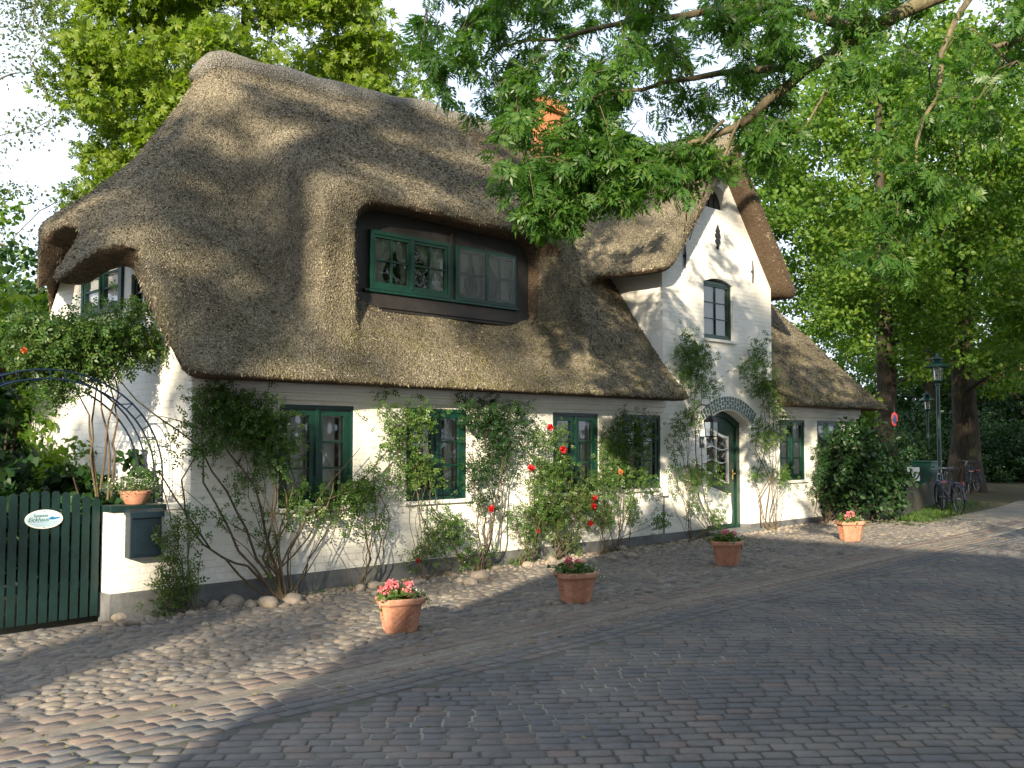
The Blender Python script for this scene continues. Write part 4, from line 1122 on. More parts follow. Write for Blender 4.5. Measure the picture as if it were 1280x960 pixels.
rose('climbing_rose', 'yellow green low rose shoot in front of the mailbox wall', (4.95,9.62), [[(228,720),(222,670),(212,640)],[(235,700),(240,670)]],
  [(215,660,16,26,60),(225,725,24,22,110),(220,700,12,20,40),(205,748,16,16,60)], 22, 'leaf_rose_pale', stem_r=.010)
rose('climbing_rose', 'thin leggy rose between the first and second windows', (7.05,9.6), [[(462,700),(455,640),(452,600),(490,560),(505,520)],[(475,690),(470,640),(466,600),(475,560)],[(480,700),(485,640),(470,600),(520,545)]],
  [(500,540,22,32,150),(487,510,12,18,40),(455,600,14,22,45),(480,600,20,20,50),(470,660,18,22,35),(500,580,14,14,30),(520,520,18,10,40),(440,640,18,30,40)], 23, stem_r=.011)
rose('climbing_rose', 'rose climbing across the left casement of the second window', (8.05,9.62), [[(560,700),(525,640),(520,590),(530,540)],[(575,700),(540,630),(535,560)]],
  [(525,530,26,16,90),(520,590,14,26,110),(540,580,16,30,90),(560,660,38,28,230),(540,690,22,14,60),(590,690,20,20,70)], 24, stem_r=.011, flowers=[(523,701,'petal_red',.035)])
rose('climbing_rose', 'tall dark leaved rose between the second and third windows with one red bloom', (9.0,9.62), [[(610,690),(618,640),(605,580),(610,510)],[(600,690),(596,640),(590,560)],[(625,690),(628,620),(640,560),(630,510)],[(612,690),(600,620),(585,600)]],
  [(610,530,28,28,300),(630,560,24,30,200),(600,590,22,26,150),(650,540,18,24,110),(595,505,14,10,50),(605,630,20,16,60),(645,510,16,10,40)], 25, 'leaf_dark', flowers=[(614,636)])
rose('climbing_rose', 'rose bush with red blooms left of the third window', (9.75,9.6), [[(655,690),(660,640),(680,580),(690,540)],[(665,690),(680,640),(700,600)],[(660,690),(640,650)],[(670,690),(662,600),(660,560)]],
  [(660,645,26,24,170),(690,600,26,34,290),(675,560,18,26,120),(688,640,26,26,150),(650,700,14,12,40),(700,560,12,30,70),(655,670,14,20,50)], 26, 'leaf_rose', flowers=[(664,585),(688,534),(704,562,'petal_red',.055),(672,664,'petal_red',.03)])
rose('climbing_rose', 'rose with yellowish lower leaves under the third window', (10.45,9.6), [[(700,680),(705,640),(712,600)],[(708,690),(720,640),(735,600)],[(700,690),(690,650)]],
  [(715,630,30,26,230),(705,680,20,14,90),(735,610,20,22,130),(700,655,22,16,80),(745,640,18,20,60)], 27, 'leaf_rose_pale')
rose('climbing_rose', 'dense rose with red blooms between the third and fourth windows', (11.35,9.58), [[(765,680),(755,620),(750,560)],[(770,685),(790,620),(795,560),(800,530)],[(775,685),(770,600),(765,550)],[(785,690),(790,650),(800,600)],[(760,680),(745,650),(735,610)],[(772,685),(782,560),(790,520)]],
  [(790,570,26,34,330),(765,600,26,26,240),(800,540,22,18,140),(770,560,20,24,150),(755,640,20,22,120),(790,640,18,16,70),(775,530,14,14,50),(820,650,14,12,50),(810,610,12,20,60)], 28, 'leaf_rose', flowers=[(743,623),(742,633),(738,654,'petal_red',.045),(776,590,'petal_orange',.045)])
rose('climbing_rose', 'tall rose on the wall left of the front door, bushy at the upper window', (13.75,9.6), [[(888,660),(872,620),(868,540),(870,470),(872,440)],[(885,660),(860,600),(848,560)],[(890,660),(878,600),(874,540),(880,460)],[(880,660),(846,610),(842,560)]],
  [(872,450,30,26,330),(872,480,22,22,170),(862,430,18,14,60),(855,540,18,30,90),(880,590,18,34,170),(892,650,14,14,90),(870,620,14,24,90),(845,580,10,40,40),(905,610,12,20,40),(868,520,12,20,60)], 29, stem_r=.014)
rose('climbing_rose', 'tall rose on the wall right of the front door', (16.5,9.6), [[(955,650),(945,600),(958,550),(950,480),(935,440)],[(960,655),(970,610),(955,570)],[(952,655),(948,620),(972,580),(965,520)],[(957,655),(962,600),(945,560),(955,500)],[(962,650),(980,610)]],
  [(945,460,18,26,220),(962,490,20,30,260),(960,540,18,30,230),(950,430,10,12,40),(975,520,12,24,70),(950,590,14,20,60),(975,590,14,24,60),(985,600,12,14,30)], 30, stem_r=.014)
# end wall rose over the arch
def rose3(name, label, base, stems, blobs, seed, leafmat, size, group, cat='climbing rose', flowers=()):
    rng = np.random.default_rng(seed); rr = random.Random(seed); b = Vector(base); o = thing(name, label, cat, b, group); s = Skel()
    for k, st in enumerate(stems): s.limb([Vector((rr.uniform(-.1,.1),rr.uniform(-.1,.1),0))]+[Vector(q)-b for q in st], .016, .005, .03, seed*3+k, 6)
    allC = []
    for (cx_, cy_, cz_, rx, ry, rz, n_) in blobs:
        ncl = max(4, n_//30); cl = unit(rng.normal(0,1,(ncl,3)))*(rng.uniform(0,1,(ncl,1))**.45)*np.array([rx,ry,rz])+np.array([cx_,cy_,cz_])-np.array(b)
        for c_ in cl: s.reach(c_, rr, .003, .07, .01, True, 4)
        allC.append(np.concatenate([c_+rng.normal(0,1,(max(2,n_//ncl),3))*np.array([.09,.09,.08]) for c_ in cl]))
    s.build('stems', 'rose_stem', o); leaf_mesh('leaves', np.concatenate(allC), size, ROSE, leafmat, o, rng, up=.35, droop=.35)
    for (p, mat_, rad) in flowers:
        c = Vector(p)-b; pp = unit(rng.normal(0,1,(46,3)))*rad*.45; leaf_mesh('flower', pp+np.array(c), rad*.8, T_simple(.95,.5), mat_, o, rng, up=.3, droop=-.3)
    return o
a1 = PX(110,430,4.3); 
def E(u_, v_, y_=10.6): p = PY(u_, v_, y_); return tuple(p)
rose3('climbing_rose', 'large leafy rose over the blue arch and gate against the end wall', (4.55,10.75,0),
  [[E(115,570),E(120,500),E(130,440)],[E(128,570),E(140,500),E(120,420)],[E(135,570),E(125,480),E(100,430)],[E(120,575),E(110,520),E(80,450)],[E(140,570),E(150,530),E(145,470),E(160,440)]],
  [(*E(100,425),.42,.35,.28,1500),(*E(60,440),.35,.3,.26,700),(*E(140,410),.32,.3,.30,700),(*E(75,480),.25,.2,.18,260),(*E(185,440),.22,.15,.35,300),(*E(30,430),.25,.2,.3,500),(*E(120,455),.3,.2,.15,400),(*E(195,400),.15,.12,.2,90)],
  41, 'leaf_rose', .10, 'climbing roses on the house wall', flowers=[(E(30,438,10.3),'petal_orange',.032)])

# rocks around the rose bases
rk = [(150,775,.10),(168,780,.12),(185,778,.08),(240,770,.07),(255,747,.14),(290,757,.13),(313,758,.09),(335,757,.14),(352,748,.11),(365,752,.13),(345,742,.09),(228,750,.09),
      (470,735,.10),(450,738,.09),(588,730,.10),(600,722,.12),(620,712,.08),(575,728,.07),(520,730,.07),(690,702,.10),(790,697,.10),(765,700,.09),(742,703,.07),(775,688,.11),(700,694,.06),(660,708,.09),(810,690,.06)]
descs = ['pinkish','grey','brown','pale','dark','reddish']; 
spot = {}
for i, (u_, v_, s_) in enumerate(rk):
    p = PG(u_, v_); p.z += s_*.18; p.y = min(p.y, 9.8)
    where = 'below the mailbox' if u_ < 245 else 'at the foot of the largest climbing rose' if u_ < 400 else 'behind the nearest flower pot' if u_ < 530 else 'at the foot of the rose by the second window' if u_ < 640 else 'between the third and fourth windows'
    spot.setdefault(where, []).append(i); n_ = len(spot[where])
    words = ['leftmost', 'second from the left', 'third from the left', 'fourth from the left', 'fifth from the left', 'sixth from the left', 'seventh from the left', 'eighth from the left', 'ninth from the left']
    ordl = sorted([q for q in rk if ('below the mailbox' if q[0] < 245 else 'at the foot of the largest climbing rose' if q[0] < 400 else 'behind the nearest flower pot' if q[0] < 530 else 'at the foot of the rose by the second window' if q[0] < 640 else 'between the third and fourth windows') == where])
    blob_rock('field_stone', p, s_, s_*.75, s_*.6, 100+i, 'field stone %s, %s' % (where, words[ordl.index((u_,v_,s_))]), cat='stone')
# weeds and rubble along the wall foot: uncountable
rng = np.random.default_rng(8); n = 700
gxs = rng.uniform(4.3,17,n); P = np.stack([gxs, 9.78-np.abs(rng.normal(0,.10,n)), gzn(gxs)+.01],1); P = P[(np.sin(P[:,0]*2.1)+rng.normal(0,.5,len(P)))>.55]
tag(leaf_mesh('weeds', P, .06, T_diamond(.25,.1), 'leaf_rose', None, rng, up=.2, droop=-1.2), 'small green weeds along the foot of the white wall', 'weeds', kind='stuff')
n = 1500; gxs = rng.uniform(4.2,20,n); yy = 9.84-np.abs(rng.normal(0,.25,n)); C = np.stack([gxs, yy, gzn(gxs)-.004],1); L = rng.uniform(.012,.04,n)
o = stones('rubble', C, L, L*.75, L*.9, rng.uniform(0,6,n), MATS['rock'], True, 6); tag(o, 'loose rubble and small stones along the rose bed', 'rubble', kind='stuff')
# ------------------------------------------------------------------ trees
def at(u_, v_, dep): p = PD(u_, v_, dep); return p
def gb(u_, dep): p = PD(u_, 551, dep); return Vector((p.x, p.y, -.06))
PAL = T_palmate(6, .40); SIM = T_simple(.75, .12); DIA = T_diamond(.7, .15)
big_tree('chestnut_tree', 'broad horse chestnut behind the thatched roof, bright yellow green in the sun', None, gb(298,24), 15, .38, (0,0,10.2), (3.95,4.2,5.1), 240, 165, .85, .215, PAL, 'leaf_chestnut', 51)
big_tree('birch_tree', 'wispy birch with hanging twigs at the left edge of the view', None, gb(-40,21), 14, .16, (0,0,8.0), (1.5,1.7,5.6), 85, 90, .62, .085, DIA, 'leaf_birch', 52, 'bark_pale')
# garden greenery on the left
def shrub(name, label, base, r_, h_, ncl, per, size, tmpl, leafmat, seed, group=None, clr=.3, cat='shrub', z0=.25):
    rng = np.random.default_rng(seed); rr = random.Random(seed); o = thing(name, label, cat, base, group); s = Skel()
    for k in range(5):
        a_ = k*1.26+rr.uniform(-.3,.3); s.limb([(0,0,-.1),(math.cos(a_)*r_*.3,math.sin(a_)*r_*.3,h_*.4),(math.cos(a_)*r_*.6,math.sin(a_)*r_*.6,h_*.75)], .02+.01*h_, .008, .03, seed+k, 6)
    u = unit(rng.normal(0,1,(ncl,3))); u[:,2] = np.abs(u[:,2])*.9; pts = u*(rng.uniform(.25,1,(ncl,1))**.5)*np.array([r_,r_,h_*(1-z0)])*(1+.15*np.sin(5*u[:,:1]+seed))+np.array([0,0,h_*z0])
    low = rng.uniform(0,1,ncl)<.35; pts[low,2] *= rng.uniform(.2,1,low.sum())
    for p in pts[::3]: s.reach(p, rr, .004, .05)
    s.build('stems', 'bark', o)
    P = in_clusters(pts, rng.uniform(.7,1.3,ncl)*clr, [per]*ncl, rng, .7); P[:,2] = np.maximum(P[:,2], .02)
    leaf_mesh('leaves', P, size, tmpl, leafmat, o, rng); return o
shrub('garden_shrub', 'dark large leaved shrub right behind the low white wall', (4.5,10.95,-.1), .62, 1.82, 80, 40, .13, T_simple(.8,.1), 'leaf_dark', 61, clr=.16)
shrub('garden_shrub', 'bright yellow green shrub behind the left part of the gate', gb(40,11.4), .75, 1.95, 110, 50, .10, T_simple(.6,.1), 'leaf_shrub', 62, clr=.22)
shrub('garden_shrub', 'low pale green shrub between the gate and the end wall', gb(80,12.4), .6, 1.75, 60, 40, .08, T_simple(.6,.1), 'leaf_shrub', 63, clr=.2)
shrub('garden_shrub', 'tall sunlit shrub at the left edge beyond the arch', gb(0,13.6), 1.0, 3.7, 90, 45, .10, T_simple(.6,.1), 'leaf_lime', 64, clr=.3)
shrub('garden_shrub', 'dark bush with big lobed leaves at the very left beside the gate', gb(-14,10.2), .5, 2.6, 70, 16, .17, T_palmate(5,.7), 'leaf_dark', 65, clr=.2)
shrub('garden_shrub', 'big green bush behind the rose at the far corner of the end wall', gb(22,17), 1.2, 4.9, 120, 50, .12, T_simple(.6,.1), 'leaf_lime', 66, clr=.4)
for k_, (u_, dep, h_, r_, mat_, lb) in enumerate([(25,17,5.4,1.7,'leaf_dark','dark evergreen bush left of the roof end'), (-30,22,7.5,3.,'leaf_lime','tall green bush beyond the birch'), (60,26,6.2,2.6,'leaf_lime','green bush behind the roof end, under the chestnut'), (-10,15,4.6,1.4,'leaf_shrub','yellow green bush at the left picture edge')]):
    shrub('garden_shrub', lb, gb(u_, dep), r_, h_, 150, 50, .15, T_simple(.65,.1), mat_, 70+k_, clr=.45)
# right-hand lime trees
lime = big_tree('lime_tree', 'large lime tree rising directly behind the right end of the house', 'lime trees along the lane', gb(1108,31), 17, .40, (0,0,9.6), (5.0,5.0,6.2), 260, 150, .85, .135, SIM, 'leaf_lime', 81, low=3.6)
lime2 = big_tree('lime_tree', 'thick trunked lime tree standing beside the lane behind the bicycles', 'lime trees along the lane', gb(1206,33.5), 18, .50, (0,0,9.8), (5.6,5.6,5.9), 290, 150, .85, .135, SIM, 'leaf_lime', 82, low=4.0)
def tcopy(src, loc, rz, sc, label):
    c = copy_tree(src); c.location = loc; c.rotation_euler = (0,0,rz); c.scale = (sc,)*3; c['label'] = label; return c
tcopy(lime, gb(1330,30), 1.3, 1.05, 'lime tree at the right picture edge over the lane')
tcopy(lime, gb(1165,50), 3.9, 1.1, 'distant lime tree between the two near lime trunks')
tcopy(lime2, gb(1270,56), 5.0, 1.1, 'distant lime tree past the bend of the lane')
tcopy(lime, gb(1390,44), .6, 1.1, 'distant lime tree beyond the right picture edge')
tcopy(lime2, gb(1110,66), .9, 1.15, 'farthest lime tree closing the view over the lane')
# dark hedge and bushes at the back of the lane
dk = shrub('dark_bush', 'rounded dark bush at the back of the lane near the far bicycles', gb(1255,42), 2.6, 2.6, 130, 60, .14, T_simple(.65,.1), 'leaf_dark', 91, 'dark bushes at the back of the lane', clr=.5, cat='bush', z0=.1)
def dcopy(u_, dep, sc, rz, lb):
    c = tcopy(dk, gb(u_, dep), rz, sc, lb); return c
dcopy(1330,42,1.1,1.,'dark bush at the right picture edge across the bend'); dcopy(1190,47,1.3,2.,'dark bush behind the thick lime trunk'); dcopy(1120,44,1.3,3.,'dark bush behind the street lamp')
dcopy(1060,40,1.3,4.,'dark bush behind the right end of the house'); dcopy(1160,36,.75,5.,'dark bush left of the thick lime trunk'); dcopy(1240,54,2.2,.5,'very tall dark bush past the bend'); dcopy(1120,58,2.6,1.5,'very tall dark bush far behind the lamp'); dcopy(1340,58,2.4,2.6,'very tall dark bush at the right edge far away'); dcopy(1020,52,2.2,5.5,'very tall dark bush far behind the gable')
lawn_pts = [PG(1215,598), PG(1330,594), PG(1330,588), PG(1215,589)]
me = bpy.data.meshes.new('lawn'); me.from_pydata([(p.x,p.y,.02) for p in lawn_pts],[],[(0,1,2,3)]); me.materials.append(MATS['lawn']); struct(link(bpy.data.objects.new('lawn', me)))
# bushes at the right end of the house
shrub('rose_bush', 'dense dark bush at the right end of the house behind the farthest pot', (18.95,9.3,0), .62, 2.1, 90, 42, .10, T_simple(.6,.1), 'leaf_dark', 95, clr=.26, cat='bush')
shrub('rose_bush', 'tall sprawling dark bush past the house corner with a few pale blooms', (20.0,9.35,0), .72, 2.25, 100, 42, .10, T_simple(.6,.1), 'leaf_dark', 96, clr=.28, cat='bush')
shrub('young_shrub', 'sunlit yellow green shrub topping the dark bush at the roof corner', (21.3,10.4,.9), .55, 2.0, 34, 24, .12, T_simple(.6,.1), 'leaf_shrub', 97, clr=.22, cat='shrub', z0=.6)
rose('climbing_rose', 'dark climbing rose between the last two windows of the house', (18.4,9.6), [[(1020,640),(1025,600),(1022,560)],[(1045,640),(1050,590),(1048,550)],[(1035,640),(1035,600),(1040,570)]],
  [(1025,600,16,34,230),(1048,570,18,26,230),(1040,620,20,20,130),(1060,600,16,30,200),(1030,560,10,14,60)], 98, 'leaf_dark', .09)

# ------------------------------------------------------------------ overhanging ash
def ash():
    rng = np.random.default_rng(7); rr = random.Random(7)
    base = Vector((15.5, -2.2, gz(15.5))); o = thing('ash_tree', 'old ash with feathery leaves whose branches hang over the lane and roof', 'tree', base, None)
    s = Skel(); b = base
    def pd(u_, v_, dep): return PD(u_, v_, dep)-b
    s.limb([(0,0,-.3),(-.1,.1,3.0),(-.3,.4,6.2)], .42, .30, .05, 1, 12)
    s.limb([(-.3,.4,6.2), pd(1420,-60,10.0), pd(1230,-30,9.6), pd(1085,35,9.4), pd(1010,85,9.3), pd(940,150,9.3), pd(870,180,9.3), pd(800,215,9.2)], .10, .015, .03, 2, 10)
    s.limb([pd(1085,35,9.4), pd(980,5,9.6), pd(860,20,9.8), pd(740,40,10.0), pd(620,60,10.2)], .055, .012, .04, 3, 8)
    s.limb([pd(1010,85,9.3), pd(900,90,9.6), pd(800,110,9.8), pd(700,130,9.8)], .04, .01, .04, 4, 8)
    s.limb([pd(1230,-30,9.6), pd(1180,60,9.0), pd(1160,150,8.8), pd(1130,230,8.7)], .035, .008, .04, 5, 8)
    s.limb([pd(1420,-60,10.0), pd(1300,40,9.2), pd(1240,60,8.8)], .07, .02, .04, 6, 8)
    s.limb([(-.3,.4,6.2), pd(1500,-350,12), pd(1200,-500,13), pd(900,-520,13.5)], .2, .05, .05, 8, 8)
    s.limb([pd(1500,-350,12), pd(1100,-200,11.5), pd(800,-150,11.5), pd(600,-120,11.5)], .1, .02, .05, 9, 8)
    s.limb([(-.3,.4,6.2), (1.5,-1.5,9.5), (2.5,-2.5,12)], .2, .06, .05, 10, 8)
    sk = len(s.nodes)
    # bare pale twigs
    for k, tw in enumerate([[(905,150),(870,190),(835,205),(800,195)],[(870,190),(850,215),(820,240),(803,262)],[(850,210),(860,250),(855,290)],[(925,150),(900,205),(880,240),(862,300)],[(900,190),(880,225),(850,240)],[(1040,100),(1010,150),(985,205)]]):
        s.limb([pd(u_, v_, 9.2) for u_, v_ in tw], .016, .005, .015, 40+k, 6)
    # (u, v, depth, radius m, leaves)
    bl = []
    def fill(n, u0, u1, v0, v1, d0, d1, rad=.42, cnt=46, edge=None):
        k = 0
        while k < n:
            u_, v_ = rr.uniform(u0,u1), rr.uniform(v0,v1)
            if edge and not edge(u_, v_): continue
            if 650 < u_ < 712 and 105 < v_ < 205 and rr.random() < .6: continue
            bl.append((pd(u_, v_, rr.uniform(d0,d1)), rad*rr.uniform(.7,1.25), cnt)); k += 1
    lo = lambda u_: np.interp(u_, [510,560,600,640,680,720,760,850,900,960,1000,1100,1200,1290], [50,95,110,150,190,215,225,222,190,190,140,70,110,160])
    fill(84, 525, 1000, -60, 230, 8.6, 11.2, .34, 34, lambda u_, v_: v_ < lo(u_)-12)
    fill(16, 640, 760, 130, 225, 8.6, 9.8, .26, 26)
    fill(13, 650, 740, 215, 285, 8.8, 9.5, .18, 26, lambda u_, v_: abs(u_-690) < 42-(v_-215)*.35)
    fill(15, 760, 900, 170, 225, 8.8, 9.6, .22, 34)
    fill(13, 1000, 1290, -60, 60, 8.4, 11, .36, 30)
    fill(7, 1030, 1200, 60, 250, 8.4, 9.6, .26, 24)
    fill(8, 1060, 1170, 200, 320, 8.4, 9.2, .22, 26, lambda u_, v_: abs(u_-1115) < 60-(v_-200)*.38)
    fill(8, 1190, 1300, 0, 150, 8.0, 9.4, .34, 30)
    # crown above the frame, which shades the lane
    fill(22, 500, 1500, -700, -90, 9.5, 15, .6, 60)
    rng2 = np.random.default_rng(17)
    for i in range(34): bl.append((Vector((rng2.normal(1,3.2), rng2.normal(-1.5,2.8), 9.5+rng2.normal(0,2.0))), .8, 60))
    bl.sort(key=lambda q: (q[0]-Vector((-.3,.4,6.2))).length)
    for c_, r_, n_ in bl: s.reach(c_, rr, .004, .05, .022, False, 5, 8)
    Pl = []
    for c_, r_, n_ in bl:              # hanging twigs with leaves along them
        nt_ = max(3, int(n_/9))
        for k in range(nt_):
            a = Vector(rng.normal(0,1,3)); a.z -= .9; a.normalize(); st = c_+Vector(rng.normal(0,1,3))*r_*(.35 if k >= 3 else .0); L_ = r_*rng.uniform(.8,1.5)
            pts_ = [st, st+a*L_*.5+Vector((0,0,.02)), st+a*L_+Vector((0,0,-.12*L_))]
            if st.z < 9 and k < 3: s.lines.append((pts_, [.005,.0035,.002], 4))
            for q in range(int(n_*1.8/nt_)):
                t_ = rng.uniform(.05,1.05); Pl.append(tuple(pts_[0].lerp(pts_[2], t_)+Vector(rng.normal(0,.03,3))))
    P = np.array(Pl)
    s.build('trunk', 'bark_pale', o)
    leaf_mesh('crown', P, .15, T_pinnate(4, .34, .40, .35), 'leaf_ash', o, rng, up=.5, droop=.9, spread=.5)
ash()
rng = np.random.default_rng(77); n = 420; xl = rng.uniform(0,20,n); yl = np.where(rng.uniform(0,1,n)<.5, 6.3+rng.normal(0,.25,n), rng.uniform(1,9.6,n))
tag(leaf_mesh('fallen_leaves', np.stack([xl, yl, gzn(xl)+.008],1), .045, T_simple(.5,.2), 'leaf_litter', None, rng, up=3., droop=0), 'few small dry leaves scattered over the lane', 'leaves', kind='stuff')

# ------------------------------------------------------------------ unseen house, trees and bushes added behind the viewer to cast shade
nb = thing('shadow_caster_house', 'unseen brick house across the lane, placed for its shadow edge', 'house', (-10,-5,0))  # house out of view, sized so its corner shadow crosses the lane
m = MB(); m.box(-9.2,-2.2,-11,-2.0,-.5,5.4)
own(m.build('wall', MATS['brick_red']), nb)
m = MB((Vector((0,0,0)), Vector((1,0,0)), Vector((0,0,1)), Vector((0,1,0)))); m.prism([(-9.35,5.3),(-2.0,5.3),(-5.7,8.0)], [], -11.2, -1.9); own(fix_normals(m.build('roof', MATS['roof_tile'])), nb)
tall = big_tree('lime_tree', 'unseen tall lime tree across the lane, added to dapple the roof', 'unseen shade trees across the lane', (-17.4,-4.6,-.3), 22, .5, (0,0,17.2), (5.6,5.6,4.6), 74, 60, .95, .26, SIM, 'leaf_lime', 111)  # unseen crown set where its shadow dapples the thatch
tcopy(tall, (-25.5,-9.2,-.3), 2., .9, 'second unseen tall lime tree, added to dapple the roof')
shrub('garden_shrub', 'unseen tall hazel bush, added to shade the gate and low wall', (-7.2,5.7,-.3), 1.9, 4.9, 220, 60, .14, T_simple(.65,.1), 'leaf_lime', 121, clr=.5)  # caster out of view that keeps gate and pillar wall in shade
shrub('garden_shrub', 'unseen narrow yew, added to lay a dark streak on the cobbles', (-5,2.5,-.3), .45, 3.1, 90, 60, .09, T_simple(.4,.1), 'leaf_dark', 122, clr=.2)  # caster out of view for the shadow strip on the left cobbles
tcopy(lime, (-3,-14,-.3), .4, 1.0, 'unseen lime tree right of the brick house, added to shade the lane')  # first of the limes out of view, added to keep the lane shaded
tcopy(lime2, (5.5,-13,-.3), 3.0, .95, 'unseen lime tree opposite the door, added to shade the lane')
tcopy(lime, (8.2,-3.9,-.3), 3.6, 1.0, 'unseen lime tree nearest the viewer, added to shade the far limes')  # this and the next added to darken lower lime crowns and far lane
tcopy(lime2, (16,-5.5,-.3), 4.6, .9, 'unseen lime tree opposite the far pots, added to shade the far lane')
tcopy(lime2, (24,-6,-.3), 1.0, .9, 'unseen lime tree opposite the bicycles, added to shade the lane')
# ------------------------------------------------------------------ street furniture and bicycles
def lamp(label, loc, H=3.75, group='green street lamps along the lane'):
    o = thing('street_lamp', label, 'street lamp', loc, group)
    m = MB(); m.lathe([(.0,-.3),(.085,-.3),(.085,.25),(.07,.30),(.07,.8),(.055,.86),(.05,.9),(.042,H-.75),(.06,H-.73),(.06,H-.69),(.03,H-.66),(0,H-.66)], (0,0,0), 14); autosmooth(m.build('pole', MATS['lamp_green'], o))
    m = MB(); m.lathe([(0,H-.66),(.10,H-.65),(.11,H-.62),(.10,H-.60),(0,H-.60)], (0,0,0), 14)
    for k in range(4):
        a_ = k*PI/2+.4; m.tube([(math.cos(a_)*.10,math.sin(a_)*.10,H-.61),(math.cos(a_)*.12,math.sin(a_)*.12,H-.28)], .008, 5)
    m.build('cage', MATS['lamp_green'], o)
    m = MB(); m.lathe([(0,H-.60),(.08,H-.60),(.10,H-.29),(0,H-.29)], (0,0,0), 14); m.build('lamp_glass', MATS['lamp_glass'], o)
    m = MB(); m.lathe([(.0,H-.30),(.30,H-.30),(.305,H-.285),(.13,H-.17),(.11,H-.15),(.10,H-.09),(.16,H-.085),(.15,H-.06),(.04,H-.02),(.02,H+.06),(0,H+.07)], (0,0,0), 20); autosmooth(m.build('shade', MATS['lamp_green'], o)); return o
lamp('tall green street lamp with a wide conical hood beside the bicycles', (24.7,9.85,0))
lamp('small distant green street lamp in the dark behind the low fence', tuple(gb(1160,36))[:2]+(0,), 3.4)

def bicycle(label, loc, rz, frame_mat, lean=.10, light=False):
    o = thing('bicycle', label, 'bicycle', loc, 'bicycles parked beside the lane', rz); o.rotation_euler = (lean, 0, rz)
    FM = MATS[frame_mat]; r = .34; wb = 1.06
    def wheel(cx_):
        m = MB(); N = 30
        ring = [(cx_+r*math.cos(2*PI*k/N), 0, r+r*math.sin(2*PI*k/N)) for k in range(N)]
        m.tube(ring+ring[:1], .019, 7, cap=False); t = m.build('wheel', MATS['rubber'], o, True)
        q = MB(); ring = [(cx_+(r-.025)*math.cos(2*PI*k/N), 0, r+(r-.025)*math.sin(2*PI*k/N)) for k in range(N)]; q.tube(ring+ring[:1], .011, 6, cap=False); q.build('rim', MATS['chrome'], t, True)
        q = MB()
        for k in range(18):
            a_ = 2*PI*k/18; q.tube([(cx_,(.03 if k%2 else -.03),r),(cx_+(r-.03)*math.cos(a_),0,r+(r-.03)*math.sin(a_))], .0022, 3)
        q.tube([(cx_,-.05,r),(cx_,.05,r)], .022, 8); q.build('spokes', MATS['chrome'], t)
        q = MB(); q.tube([(cx_+(r+.035)*math.cos(R(a_)), 0, r+(r+.035)*math.sin(R(a_))) for a_ in range(-10 if cx_ else 20, 190 if not cx_ else 150, 12)], .016, 5); q.build('mudguard', FM, o, True)
    wheel(0); wheel(wb)
    bb = Vector((.44,0,.28)); st = Vector((.30,0,.82)); hd = Vector((.88,0,.80)); hb = Vector((.93,0,.62)); rw = Vector((0,0,r)); fw = Vector((wb,0,r))
    m = MB(); m.tube([bb,st],.016,8); m.tube([bb,hb],.018,8); m.tube([st+Vector((.02,0,-.12)),hd+Vector((.01,0,-.06))],.015,8); m.tube([hd+Vector((-.01,0,.04)),hb],.02,8)
    for y_ in (-.05,.05):
        m.tube([rw+Vector((0,y_,0)),bb+Vector((0,y_*.5,0))],.010,6); m.tube([rw+Vector((0,y_,0)),st+Vector((0,y_*.4,-.08))],.009,6)
    m.build('frame', FM, o, True)
    m = MB()
    for y_ in (-.05,.05): m.tube([hb+Vector((0,y_*.8,0)),Vector((.99,y_,.48)),fw+Vector((0,y_,0))],.011,6)
    m.tube([hb,hd],.014,6); m.build('fork', FM, o, True)
    m = MB(); m.tube([hd,hd+Vector((-.03,0,.18))],.013,6); m.tube([(.72,-.29,.99),(.80,-.27,1.02),(.86,-.12,1.0),(.86,.12,1.0),(.80,.27,1.02),(.72,.29,.99)],.012,8); m.build('handlebar', MATS['chrome'], o, True)
    for s_ in (-1,1):
        m = MB(); m.tube([(.70,s_*.292,.985),(.80,s_*.272,1.018)],.018,8); m.build('grip', MATS['rubber'], o)
    m = MB(); m.tube([st,st+Vector((-.02,0,.12))],.012,6); m.build('seat_post', MATS['chrome'], o)
    m = MB(); m.prism([(.05,.03),(-.02,.035),(-.12,.085),(-.17,.08),(-.19,0),(-.17,-.08),(-.12,-.085),(-.02,-.035),(.05,-.03),(.10,0)][::-1], [], -.025, .025)
    for v in m.v: v += Vector((.32,0,.965))
    fix_normals(m.build('saddle', MATS['rubber'], o))
    m = MB(); m.box(-.24,.20,-.07,-.06,.70,.71); m.box(-.24,.20,.06,.07,.70,.71); 
    for k in range(5): m.box(-.24+.1*k,-.225+.1*k,-.07,.07,.695,.706)
    m.tube([(-.15,.06,.7),(0,.05,r)],.005,4); m.tube([(-.15,-.06,.7),(0,-.05,r)],.005,4); m.build('luggage_rack', MATS['chrome'], o)
    m = MB(); m.tube([bb+Vector((0,-.07,0)),bb+Vector((0,.07,0))],.02,8)
    m.tube([bb+Vector((0,.07,0)),bb+Vector((.12,.08,-.11))],.009,5); m.tube([bb+Vector((0,-.07,0)),bb+Vector((-.12,-.08,.11))],.009,5); m.build('crank', MATS['chrome'], o)
    for s_ in (1,-1):
        m = MB(); m.box(.44+s_*.12-.04,.44+s_*.12+.04,s_*.09,s_*.18,.28-s_*.11-.012,.28-s_*.11+.012); m.build('pedal', MATS['rubber'], o)
    m = MB(); 
    q = [(.0,.055,r+.035),(.44,.055,.28+.09),(.53,.055,.28),(.44,.055,.28-.09),(.0,.055,r-.035),(-.035,.055,r),(.0,.055,r+.035)]; m.tube(q, .006, 4, cap=False); m.build('chain', MATS['iron'], o)
    m = MB(); m.lathe([(0,-.03),(.03,-.03),(.042,.03),(0,.035)], (0,0,0), 10)
